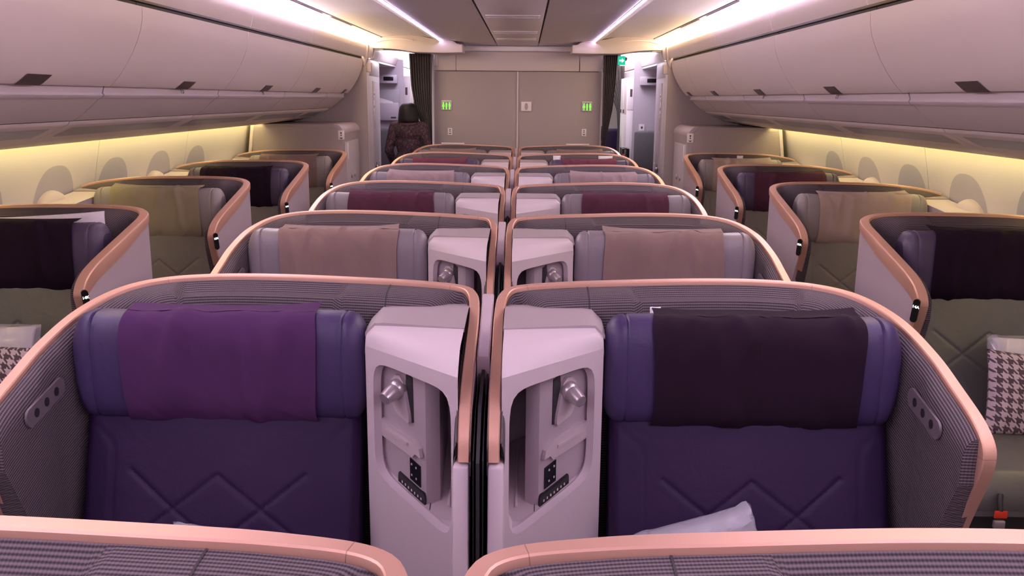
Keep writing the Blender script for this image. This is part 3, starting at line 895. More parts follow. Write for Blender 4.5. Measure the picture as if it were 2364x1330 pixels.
BN = ['nearest the camera', 'second from the camera', 'third from the camera', 'fourth from the camera', 'fifth from the camera', 'short one at the far end']
for s, nm in ((-1, 'left'), (1, 'right')):
    for i, (a, b) in enumerate(BAYS):
        r = empty('overhead_bin', (0, 0, 0), f'curved mauve overhead bin on the {nm} side, {BN[i]}', 'overhead bin', 'overhead bins')
        g = .0035
        bd = MB(); bd.prism([(s*x, z) for x, z in [(1.66, 2.13), (1.665, 2.02), (1.72, 1.91), (1.80, 1.81), (1.86, 1.735), (2.00, 1.625), (2.04, 1.625), (2.5, 1.62), (2.6, 1.62), (2.6, 2.13)]], 'y', a+g, b-g)
        single('bin_body', bd, m_gap, r)
        single('bin_door', strip(DOOR, s, a+g, b-g, .012), m_bin, r)
        single('handle_rail', strip(RAIL, s, a+g*2, b-g*2, .008), m_rail, r)
        single('lower_panel', strip(LOWP, s, a+g, b-g, .008), m_binlow, r)
        # latch flap in the lower edge of the door
        yc = (a+b)/2+.10 if i < 5 else 9.42; w = .085 if i < 5 else .05
        P = [[(s*(x-.0045), yc+dy*w+(z-1.79)*.55, z-.003) for x, z in [(1.812, 1.757), (1.80, 1.765), (1.785, 1.780), (1.768, 1.798)]] for dy in (-1, 1)]
        lm = MB(); lm.grid(P); Q = [[(x-s*(-.006), y, z) for x, y, z in rw] for rw in P]; lm.grid(Q, flip=True)
        for u in (0, 1): lm.grid([P[u], Q[u]])
        lm.grid([[P[0][-1], P[1][-1]], [Q[0][-1], Q[1][-1]]]); lm.grid([[P[0][0], P[1][0]], [Q[0][0], Q[1][0]]])
        single('latch', lm, m_latch, r, smooth=False)
        # small row placard on the rail
        if i in (1, 2, 3):
            t = {1: '14', 2: '15', 3: '16'}[i]
            y = 3.13 if i == 1 else b-.62
            text_mesh('row_number', t, .05, m_signd, r, frame((s*1.838, y, 1.745), (0, -s if False else (1 if s < 0 else -1), 0), (s*.25, 0, .97)))
    # passenger service panels under the bins
    for i, (a, b) in enumerate(BAYS):
        r = empty('passenger_service_panel', (0, 0, 0), f'grey service panel strip under the {nm} bins, {BN[i]}', 'service panel', 'panels under the bins')
        single('panel', strip(PSU, s, a+.004, b-.004, .010), m_binlow if False else m_bin, r)
        ins = MB(); sk = .12
        def pz(x):
            for (x0, z0), (x1, z1) in zip(PSU, PSU[1:]):
                if x0 <= x <= x1: return z0+(z1-z0)*(x-x0)/(x1-x0)
        P = [[(s*x, y+dy, pz(x)-.0015) for x in (2.055, 2.10, 2.15)] for y, dy in ((a+.10, 0), (b-.10, 0))]
        ins.grid(P); Q = [[(x, y, z+.004) for x, y, z in rw] for rw in P]; ins.grid(Q)
        single('dark_inset', ins, m_psu, r)
# light slot above the side walls
for s, nm in ((-1, 'left'), (1, 'right')):
    o = single('wall_wash_light', MB().box((s*2.505, 4.1, 1.483), (.012, 11.0, .010)), e_wall)
    tag(o, f'amber light line glowing above the {nm} window wall', 'light')
    struct('trim_slot_'+nm, MB().box((s*2.54, 4.1, 1.60), (.14, 11.2, .03)).box((s*2.49, 4.1, 1.53), (.012, 11.2, .12)), m_wall)
# valance above the doors
VAL = [(1.630, 2.142), (1.622, 2.16), (1.612, 2.21), (1.606, 2.25), (1.612, 2.262), (1.63, 2.262)]
n_ = 0
for s in (-1, 1):
    for a, b in zip([-3, 1.03, 2.6, 4.155, 5.72, 7.35, 8.86], [1.03, 2.6, 4.155, 5.72, 7.35, 8.86, 10.14]):
        n_ += 1; struct(f'trim_{n_}', strip(VAL, s, a+.0025, b-.0025, .012), m_bin)
    n_ += 1; struct(f'trim_{n_}', MB().box((s*1.75, 3.4, 2.14), (.2, 12.7, .012)), m_gap)
# cove: emissive diffuser rising behind the valance
COVE = [(1.645, 2.262), (1.75, 2.29), (1.80, 2.34), (1.79, 2.40), (1.70, 2.435), (1.60, 2.425), (1.557, 2.39)]
CSEG = [(-3, 1.2, 'v'), (1.2, 3.0, 'v'), (3.0, 4.5, 'w'), (4.5, 6.05, 'v'), (6.05, 7.45, 'v'), (7.45, 8.6, 'w'), (8.6, 10.14, 'w')]
CN = ['behind the camera', 'above the camera', 'second', 'third', 'fourth', 'fifth', 'at the far end']
for s, nm in ((-1, 'left'), (1, 'right')):
    for i, (a, b, c) in enumerate(CSEG):
        o = single('cove_light', strip(COVE, s, a+.004, b-.004, .01), e_cove if c == 'v' else e_covew)
        tag(o, f'glowing {"violet-white" if c == "v" else "warm yellow"} cove light over the {nm} bins, {["behind the camera","overhead","nearest in view","second in view","third in view","fourth in view","farthest one"][i]}', 'light', 'cove lights')
# ceiling
def cstrip(nm_, prof, y0, y1, mat, th=.01, seams=()):
    ys = [y0]+[y for y in seams if y0 < y < y1]+[y1]
    mb = MB()
    for a, b in zip(ys, ys[1:]):
        P = [[(x, y, z) for x, z in prof] for y in (a+.002, b-.002)]; Q = [[(x, y, z+th) for x, y, z in r] for r in P]
        mb.grid(P); mb.grid(Q, flip=True); mb.grid([P[0], Q[0]]); mb.grid([P[1], Q[1]]); mb.grid([[r[0] for r in P], [r[0] for r in Q]]); mb.grid([[r[-1] for r in P], [r[-1] for r in Q]])
    return struct(nm_, mb, mat)
YC = 10.6
SM = [1.5, 3.3, 5.1, 6.72, 8.28, 9.8]
cen = [(-.228, 2.307), (.228, 2.307)]
for s, nm in ((-1, 'left'), (1, 'right')):
    cstrip('ceiling_inner_'+nm, [(s*.242, 2.308), (s*.5, 2.318), (s*.832, 2.338)], YA, YC, m_ceil, seams=SM)
    cstrip('ceiling_lip_'+nm, [(s*.852, 2.328), (s*.858, 2.322), (s*.925, 2.352)], YA, 10.2, m_ceil_side, seams=SM)
    cstrip('ceiling_outer_'+nm, [(s*.936, 2.362), (s*1.05, 2.376), (s*1.2, 2.385), (s*1.38, 2.380), (s*1.484, 2.367)], YA, 10.25, m_ceil_side, seams=[1.2, 3.0, 4.5, 5.9, 7.3, 8.87])
    cstrip('ceiling_edge_'+nm, [(s*1.506, 2.365), (s*1.552, 2.357), (s*1.556, 2.39)], YA, 10.25, m_ceil_side, seams=[1.2, 3.0, 4.5, 5.9, 7.45, 8.87])
    for a, b, wh in ((3.2, 4.35, 'nearest of four'), (4.65, 5.9, 'second of four'), (6.2, 7.3, 'third of four'), (7.6, 8.5, 'farthest of four')):
        o = single('reading_light_strip', MB().prism([(s*1.514, 2.3635), (s*1.546, 2.3575), (s*1.545, 2.3535), (s*1.513, 2.3595)], 'y', a, b), m_violet)
        tag(o, f'narrow grey inset strip along the {nm} cove light, {wh}', 'ceiling strip', f'grey strips along the {nm} cove')
    o = single('ceiling_light_strip', MB().box((s*.8475, 3.6, 2.334), (.008, 13.1, .012)), e_strip)
    tag(o, f'thin violet light line along the {nm} edge of the centre ceiling', 'light')
# dark backing above all the gaps
for s in (-1, 1):
    for gx, gz, gw in ((1.495, 2.374, .034), (.930, 2.366, .026), (.235, 2.320, .03)):
        n_ += 1; struct(f'trim_{n_}', MB().box((s*gx, 3.6, gz), (gw, 13.2, .004)), m_gap)
    n_ += 1; struct(f'trim_{n_}', MB().box((s*1.70, 10.17, 2.36), (.42, .03, .26)), m_lintel)
    n_ += 1; struct(f'trim_{n_}', MB().box((s*1.76, 10.12, 2.20), (.30, .02, .14)), m_lintel)
struct('ceiling_backing', MB().box((0, 3.8, 2.47), (4.4, 13.7, .02)), m_gap)
# centre ceiling: separate vent panels
vs = [(-3, 1.0), (1.0, 2.6), (2.6, 4.0), (4.0, 5.53), (5.53, 8.1), (8.1, 10.58)]
mb = MB()
for a, b in vs: mb.box((0, (a+b)/2, 2.312), (.456, (b-a)-.006, .010), .003)
struct('ceiling_centre', mb, m_ceil)
for i, (y, w) in enumerate(((3.3, .3), (5.28, .30), (6.75, .17), (8.35, .17), (9.3, .12))):
    r = empty('ceiling_vent', (0, y, 2.306), ['long recessed air slot in the centre ceiling above the frame edge', 'widest recessed air slot at the top edge of the picture', 'middle recessed air slot in the centre ceiling', 'recessed air slot just before the far end of the ceiling', 'farthest thin air slot in the centre ceiling'][i], 'air vent', 'ceiling air slots')
    single('vent_frame', MB().box((0, 0, 0), (.40, w*.7, .012), .005), m_ceil, r)
    single('vent_slot', MB().box((0, w*.06, -.006), (.375, w*.30, .004), .001), m_gap if False else m_binlow, r)
    single('vent_lip', MB().box((0, w*.28, -.008), (.39, .02, .008), .003), m_trim, r)

# ------------------------------------------------------------------ aft end
YB = 10.6
bk = MB()
bk.box((-.486, YB+.02, 1.01), (.966, .04, 2.02), .004); bk.box((.490, YB+.02, 1.01), (.962, .04, 2.02), .004)
struct('wall_bulkhead', bk, m_grey)
struct('trim_91', MB().box((.0025, YB+.012, 1.01), (.016, .05, 2.02)), m_trim)
struct('trim_92', MB().box((-.974, YB+.01, 1.01), (.012, .06, 2.02)).box((.977, YB+.01, 1.01), (.012, .06, 2.02)), m_trim)
lt = MB(); lt.box((-.845, YB+.02, 2.135), (.255, .04, .215), .004); lt.box((0, YB+.02, 2.135), (1.425, .04, .215), .004); lt.box((.85, YB+.02, 2.135), (.255, .04, .215), .004)
struct('trim_93', lt, m_lintel)
struct('trim_94', MB().box((0, YB-.03, 2.272), (1.36, .10, .055), .006), m_ceil_side)
for q_, a_, b_ in (('left', (-.955, 11.65, 1.15), (.03, 2.0, 2.3)), ('right', (.955, 11.65, 1.15), (.03, 2.0, 2.3)), ('rear', (0, 12.66, 1.15), (1.94, .03, 2.3))): struct('wall_lavatory_'+q_, MB().box(a_, b_), m_grey)
# end walls under the bins, monuments
for s, nm in ((-1, 'left'), (1, 'right')):
    struct('wall_end_'+nm, MB().box((s*2.20, YE+.03, 1.10), (1.19, .04, 2.2)), m_grey)
    r = empty('closet_monument', (s*1.62, YE+.5, 0), f'tall lilac-grey closet with latches at the {nm} aisle end', 'closet', 'aisle end closets')
    single('closet_body', MB().box((s*.10, .02, 1.06), (.2, .90, 2.12), .008), m_lav, r)
    single('edge_trim', MB().box((-s*.005, -.44, 1.06), (.02, .04, 2.12), .008), m_trim, r)
    single('access_panel', MB().box((-s*.003, .12, 1.42), (.012, .30, .95), .004), m_lav, r)
    single('top_panel', MB().box((-s*.001, .10, 2.02), (.006, .62, .14), .002), m_lav, r)
    single('latch_plate', MB().box((-s*.006, .28, .94), (.010, .10, .10), .004), m_shell, r)
    single('latch_plate', MB().box((-s*.006, .10, .94), (.010, .12, .10), .004), m_latch, r)
    kb = single('latch_knob', MB().ball((-s*.014, .08, .94), .016, 12), m_trim, r)
    pl = single('instruction_placard', MB().box((-s*.006, .0, 1.62), (.008, .055, .13), .002).box((-s*.006, .02, 1.75), (.008, .05, .06), .002).box((-s*.006, .0, 1.44), (.008, .02, .18), .002), m_sign, r)
    single('placard_marks', MB().box((-s*.011, .0, 1.61), (.002, .02, .03)).box((-s*.011, .0, 1.44), (.002, .008, .15)).box((-s*.011, .02, 1.75), (.002, .035, .02)), m_signd, r)
    # latch block and curtain hook at the top corner
    h = single('curtain_bracket', MB().box((-s*.03, -.44, 2.03), (.07, .05, .10), .006).prism([(-s*.0, 2.26), (-s*.045, 2.26), (-s*.035, 2.12), (-s*.0, 2.04), (s*.02, 2.05), (s*.01, 2.14)], 'y', -.50, -.42, .004), m_shell, r)
    # low stowage divider
    r = empty('stowage_cabinet', (s*2.15, 9.25, 0), f'low grey stowage cabinet with rounded top behind the last {nm} window seat', 'cabinet', 'stowage cabinets')
    def outline(x0, x1, zt, rad):
        pts = [(x0, .02), (x1, .02)]
        for k in range(9):
            a = radians(90*k/8); pts.append((x1-rad+rad*cos(a), zt-rad+rad*sin(a)) )
        pts.append((x0, zt)); return pts
    o_ = outline(-.44, .46, 1.455, .085)
    o_ = [(-s*x, z) for x, z in o_]
    single('cabinet_body', MB().prism(o_, 'y', -.45, .44, .006), m_grey, r)
    o2 = [(-s*x, z) for x, z in outline(-.42, .43, 1.425, .07)]
    single('front_panel', MB().prism(o2, 'y', -.456, -.45), m_grey, r)
    tp = []
    for k in range(9):
        a = radians(90*k/8); tp.append((.463-.088+.088*cos(a), 1.458-.088+.088*sin(a)))
    tp += [(.375, 1.445), (.45, 1.37)]
    single('rounded_cap', MB().prism([(-s*x, z) for x, z in tp]+[], 'y', -.452, .44), m_trim if False else m_shell, r)
    single('side_door', MB().box((-s*.462, -.02, .66), (.006, .70, 1.24), .003), m_lav, r)
    for dy in (-.10, .08): single('door_knob', MB().ball((-s*.47, dy, .93), (.010, .022, .028), 12), m_metal, r)
    single('instruction_placard', MB().box((-s*.466, -.25, 1.19), (.004, .05, .16), .001), m_sign, r)
    sg = single('seatbelt_placard', MB().box((-s*.445+s*.0, -.459, 1.352), (.062, .006, .088), .002), m_sign, r)
    dm = MB(); dm.prism([(-s*.445-.02, 1.327), (-s*.445+.02, 1.327), (-s*.445, 1.314)], 'y', -.464, -.462); dm.box((-s*.445, -.463, 1.372), (.014, .002, .016)); dm.box((-s*.445, -.463, 1.350), (.010, .002, .014))
    single('placard_symbol', dm, m_signd, r, smooth=False)
    single('wall_trim', MB().prism([(s*.41, 1.45), (s*.44, 1.45), (s*.50, 1.0), (s*.47, 1.0)], 'y', -.46, -.44), m_trim, r)
# arch over the aisle (curtain header)
for s, nm in ((-1, 'left'), (1, 'right')):
    top = catmull([(.606, 2.293, 0), (.66, 2.298, 0), (.70, 2.325, 0), (.78, 2.345, 0), (.931, 2.352, 0), (1.123, 2.384, 0), (1.41, 2.378, 0), (1.62, 2.335, 0), (1.74, 2.29, 0)], 5)
    bot = catmull([(.606, 2.208, 0), (.80, 2.203, 0), (.933, 2.204, 0), (1.06, 2.205, 0), (1.173, 2.212, 0), (1.30, 2.232, 0), (1.45, 2.243, 0), (1.605, 2.245, 0), (1.74, 2.245, 0)], 5)
    pts = [(s*p.x, p.y) for p in top]+[(s*p.x, p.y) for p in bot[::-1]]
    a = struct('trim_arch_'+nm, MB().prism(pts, 'y', 10.12, 10.56, .006), m_lintel)
    struct('trim_arch_lip_'+nm, MB().prism([(s*p.x, p.y) for p in catmull([(1.15, 2.335, 0), (1.3, 2.352, 0), (1.45, 2.345, 0), (1.58, 2.31, 0)], 4)]+[(s*p.x, p.y) for p in catmull([(1.58, 2.302, 0), (1.45, 2.334, 0), (1.3, 2.342, 0), (1.15, 2.328, 0)], 4)], 'y', 10.10, 10.13), m_ceil_side)
# curtains
def curtain(edges, y0, seed, n=44, amp=.022, pleats=9):
    mb = MB(); P = []; Q = []
    for j in range(50):
        t = j/49
        for (z1, a1, b1), (z2, a2, b2) in zip(edges, edges[1:]):
            z = edges[0][0]+(edges[-1][0]-edges[0][0])*t
            if z1 >= z >= z2-1e-6:
                q = (z1-z)/(z1-z2); a = a1+(a2-a1)*q; b = b1+(b2-b1)*q; break
        row = []; row2 = []
        for i in range(n*3+1):
            u = i/(n*3); x = a+(b-a)*u
            ph = u*pleats*2*pi+.8*sin(t*3+seed)
            y = y0+amp*sin(ph)*(1+.3*sin(u*5+seed))+.012*noise.noise(Vector((u*4, t*3, seed)))
            row.append((x, y, z)); row2.append((x, y+.004, z))
        P.append(row); Q.append(row2)
    mb.grid(P); mb.grid(Q, flip=True); mb.grid([[r[0] for r in P], [r[0] for r in Q]]); mb.grid([[r[-1] for r in P], [r[-1] for r in Q]])
    return mb
o = single('curtain', curtain([(2.21, -1.245, -.985), (2.0, -1.235, -.985), (1.84, -1.225, -.985), (1.6, -1.185, -.985), (1.4, -1.11, -.985), (1.2, -1.055, -.985), (1.0, -1.05, -.985), (.02, -1.16, -.985)], 10.46, 1.0), m_curtain)
tag(o, 'dark brown pleated curtain gathered on the left side of the bulkhead', 'curtain')
o = single('curtain', curtain([(2.225, .985, 1.145), (1.9, .985, 1.13), (1.6, .985, 1.10), (1.4, .985, 1.06), (1.2, .98, 1.03), (.9, .98, 1.05), (.02, .98, 1.12)], 10.46, 2.3, pleats=7), m_curtain)
tag(o, 'dark brown pleated curtain gathered on the right side of the bulkhead', 'curtain')
o = single('curtain', curtain([(2.2, 1.20, 1.56), (2.0, 1.26, 1.56), (1.75, 1.38, 1.56), (1.55, 1.46, 1.56), (1.3, 1.48, 1.56), (.02, 1.46, 1.58)], 13.6, 3.3, pleats=6), m_curtain)
tag(o, 'dark curtain swept to the right, far down the right aisle', 'curtain')

# signs on the bulkhead
def pict_people(parent, cx, cz, y, mat, s=1):
    for i, dx in enumerate((-.036, 0, .036)):
        mb = MB(); sc = (.85 if i == 1 else 1)
        mb.ball((cx+dx, y, cz+.030*sc), (.0085, .0015, .0085), 10)
        if i == 0: mb.prism([(cx+dx-.016, cz-.014), (cx+dx+.016, cz-.014), (cx+dx+.006, cz+.02), (cx+dx-.006, cz+.02)], 'y', y-.001, y+.001); mb.box((cx+dx, y, cz-.028), (.012, .002, .03))
        else: mb.box((cx+dx, y, cz+.002), (.022*sc, .002, .034)); mb.box((cx+dx, y, cz-.028), (.014, .002, .032))
        single('pictogram_figure', mb, mat, parent, smooth=False)
for x, nm, mt, lab in ((-.828, 'l', e_green, 'lit green lavatory sign on the left panel of the bulkhead'), (.814, 'r', e_green, 'lit green lavatory sign at the right end of the bulkhead')):
    r = empty('lavatory_sign', (x, YB, 1.631), lab, 'sign', 'lavatory signs')
    single('sign_plate', MB().box((0, -.010, 0), (.122, .018, .112), .012, 3), m_sign, r)
    single('sign_window', MB().box((0, -.0195, 0), (.102, .002, .088), .0008), m_psu, r)
    pict_people(r, 0, -.002, -.0215, mt)
r = empty('indicator_sign', (.105, YB, 1.624), 'unlit white square sign right of the bulkhead centre line', 'sign')
single('sign_plate', MB().box((0, -.010, 0), (.122, .018, .112), .012, 3), m_sign, r)
single('sign_oval', MB().ball((0, -.019, 0), (.020, .002, .042), 20), m_shell, r)
for x, nm in ((-.789, 'left'), (.786, 'right')):
    r = empty('seatbelt_placard', (x, YB, 1.328), f'small white placard with dark arrow, low on the {nm} side of the bulkhead', 'placard', 'bulkhead placards')
    single('placard_plate', MB().box((0, -.004, 0), (.055, .008, .085), .002), m_sign, r)
    dm = MB(); dm.prism([(-.017, -.017), (.017, -.017), (0, -.031)], 'y', -.0095, -.008); dm.box((0, -.009, .022), (.012, .002, .014)); dm.box((0, -.009, .003), (.010, .002, .013))
    single('placard_symbol', dm, m_signd, r, smooth=False)
for x, nm in ((-.72, 'left'), (.69, 'right')):
    o = single('rim_label', MB().box((0, 0, 0), (.26, .012, .014), .002), m_sign, loc=(x, 10.145, 1.213))
    tag(o, f'thin white strip label on top of the last row shell, {nm} one', 'label', 'rim labels')
# small capsule plate on the lintel
o = single('lintel_plate', MB().box((0, 0, 0), (.05, .014, .13), .006), m_lintel, loc=(-.945, YB-.008, 2.14)); tag(o, 'small rounded plate at the left end of the bulkhead lintel', 'plate')

# ------------------------------------------------------------------ galley and door area beyond the arch
for s, nm in ((-1, 'left'), (1, 'right')):
    struct('wall_vestibule_'+nm, MB().box((s*2.25, 12.02, 1.1), (1.46, .04, 2.2)), m_lav)
    struct('wall_galley_side_'+nm, MB().box((s*1.60, 13.0, 1.05), (.05, 1.9, 2.1)), m_lav)
    n_ += 1; struct(f'trim_{n_}', strip([(x-.0, z) for x, z in VAL], s, 10.19, 14.6, .02), m_bin)
    n_ += 1; struct(f'trim_{n_}', MB().box((s*1.95, 12.6, 2.115), (.66, 4.0, .02)), m_ceil)
    struct('ceiling_aft_'+nm, MB().box((s*1.4, 13.0, 2.45), (1.1, 5.6, .02)), m_ceil_side)
    o = single('cove_light', strip([(x, z+.0) for x, z in [(1.645, 2.262), (1.74, 2.30), (1.76, 2.38), (1.66, 2.43)]], s, 10.20, 15.0, .01), e_far)
    tag(o, f'bright white cove light beyond the {nm} aisle arch', 'light', 'aft cove lights')
    # attendant jumpseat on the vestibule wall
    js = empty('folding_jumpseat', (s*1.74, 11.98, 0), f'folded dark attendant seat on the far wall of the {nm} door area', 'seat', 'attendant seats')
    single('back_cushion', MB().box((0, -.05, 1.05), (.40, .09, .52), .03, 3), m_jump, js)
    single('seat_flap', MB().box((0, -.06, .55), (.40, .12, .42), .03, 3), m_jump, js)
    u = empty('wall_unit', (s*1.72, 11.99, 1.95), f'pale unit with dark slot window high in the {nm} door area', 'unit', 'attendant panels')
    single('unit_body', MB().box((0, -.05, 0), (.26, .10, .11), .01), m_lav, u)
    single('unit_slot', MB().box((.02, -.102, .005), (.13, .006, .05), .002), m_black, u)
    pl = single('wall_placard', MB().box((0, 0, 0), (.075, .006, .085), .002).box((0, -.003, 0), (.07, .002, .08)), m_sign, loc=(s*(1.64 if s > 0 else 1.60), 11.99, 1.35 if s > 0 else 1.33))
    tag(pl, f'small square placard with dark dot in the {nm} door area', 'placard', 'door area placards')
    single('placard_dot', MB().ball((0, -.005, 0), (.013, .003, .017), 12), m_signd, pl)
# literature pocket left
r = empty('literature_pocket', (-1.72, 11.99, 1.62), 'blue-grey leaflet pocket on the wall left of the stewardess', 'pocket')
single('pocket_back', MB().box((0, -.012, .0), (.30, .02, .40), .01), m_shade, r)
single('pocket_front', MB().box((0, -.035, -.09), (.28, .03, .23), .012), m_lav, r)
single('leaflet', MB().prism([(-.11, .09), (.06, .04), (.06, -.02), (-.11, -.02)], 'y', -.025, -.022), m_sign, r, smooth=False)
text_mesh('pocket_text', 'INFO', .05, m_sign, r, frame((-.05, -.024, .14), (1, 0, 0), (0, 0, 1))) if False else None
single('slot_mark', MB().box((.07, -.052, -.165), (.07, .003, .02)), m_latch, r)
# white galley column doors on the inner faces
for s, nm in ((-1, 'left'), (1, 'right')):
    r = empty('galley_cabinet', (s*1.50, 12.4, 0), f'white galley cupboard column beyond the {nm} aisle', 'cabinet', 'galley cupboards')
    single('cupboard_body', MB().box((s*.015, .3, 1.0), (.10, .80, 2.0), .005), m_ceil_side, r)
    for z0, h in ((1.75, .28), (1.42, .3)) if s < 0 else ((1.72, .42),):
        for dy in (0, .36):
            d = single('cupboard_door', MB().box((-s*.032, .10+dy, z0), (.008, .32, h), .003), m_ceil_side, r)
            single('door_catch', MB().box((-s*.042, .22+dy, z0-h*.4), (.02, .02, .05), .003), m_latch, d)
            single('door_front_catch', MB().box((-s*.042, .22+dy, z0+h*.35), (.02, .03, .03), .003), m_latch, d) if False else None
    single('cupboard_face', MB().box((s*.02, -.103, 1.75), (.09, .006, .35), .002), m_ceil_side, r)
    single('face_mark', MB().box((s*.02, -.108, 1.80), (.03, .004, .10)), m_latch, r)
# service cart on the right, beyond
r = empty('service_cart', (1.44, 12.15, 0), 'dark galley cart with red label parked under the right cupboard', 'cart')
single('cart_body', MB().box((0, 0, .6), (.10, .30, .95), .01), m_black, r); single('cart_label', MB().box((-.03, -.152, .95), (.03, .004, .10)), m_red, r); single('cart_handle', MB().tube([(-.04, -.18, 1.09), (.04, -.18, 1.07)], .008), m_metal, r)
# exit sign hanging beyond the right arch
r = empty('exit_sign', (1.262, 11.2, 2.177), 'green exit sign with white arrow beyond the right arch', 'sign')
single('sign_box', MB().box((0, 0, 0), (.088, .03, .105), .004), e_exit, r)
single('sign_arrow', MB().prism([(-.028, -.010), (.002, -.010), (.002, -.026), (.034, 0), (.002, .026), (.002, .010), (-.028, .010)], 'y', -.018, -.016), e_exitw, r, smooth=False)
single('sign_hanger', MB().box((0, 0, .16), (.02, .01, .22)), m_trim, r)
# the cabin farther aft
struct('wall_aft', MB().box((0, 17.0, 1.2), (6, .05, 2.5)), m_lintel)
struct('wall_aft_left', MB().box((-2.9, 14.5, 1.2), (.05, 5, 2.5)), m_lintel); struct('wall_aft_right', MB().box((2.9, 14.5, 1.2), (.05, 5, 2.5)), m_lintel)
area('aft_cabin_lamp', (-1.3, 14.0, 2.40), .5, 3.0, 60, (1, .97, .93), (0, 0, 0))
area('aft_cabin_lamp', (1.3, 13.2, 2.40), .5, 3.6, 26, (1, .93, 1), (0, 0, 0))
area('door_area_lamp', (-1.35, 11.2, 2.40), .4, .9, 9, (.85, .75, 1), (0, 0, 0))
area('door_area_lamp', (1.35, 11.2, 2.40), .4, .9, 9, (.85, .75, 1), (0, 0, 0))
r = empty('aft_seat', (1.42, 14.6, 0), 'dark purple seat far down the right aisle', 'airplane seat')
single('backrest', MB().box((0, 0, .92), (.46, .12, .66), .05, 3), LB['purple'], r); single('seat_cushion', MB().box((0, -.3, .42), (.46, .5, .16), .04, 3), LB['purple'], r); single('seat_base', MB().box((0, -.25, .17), (.40, .4, .34), .02), m_dark, r)

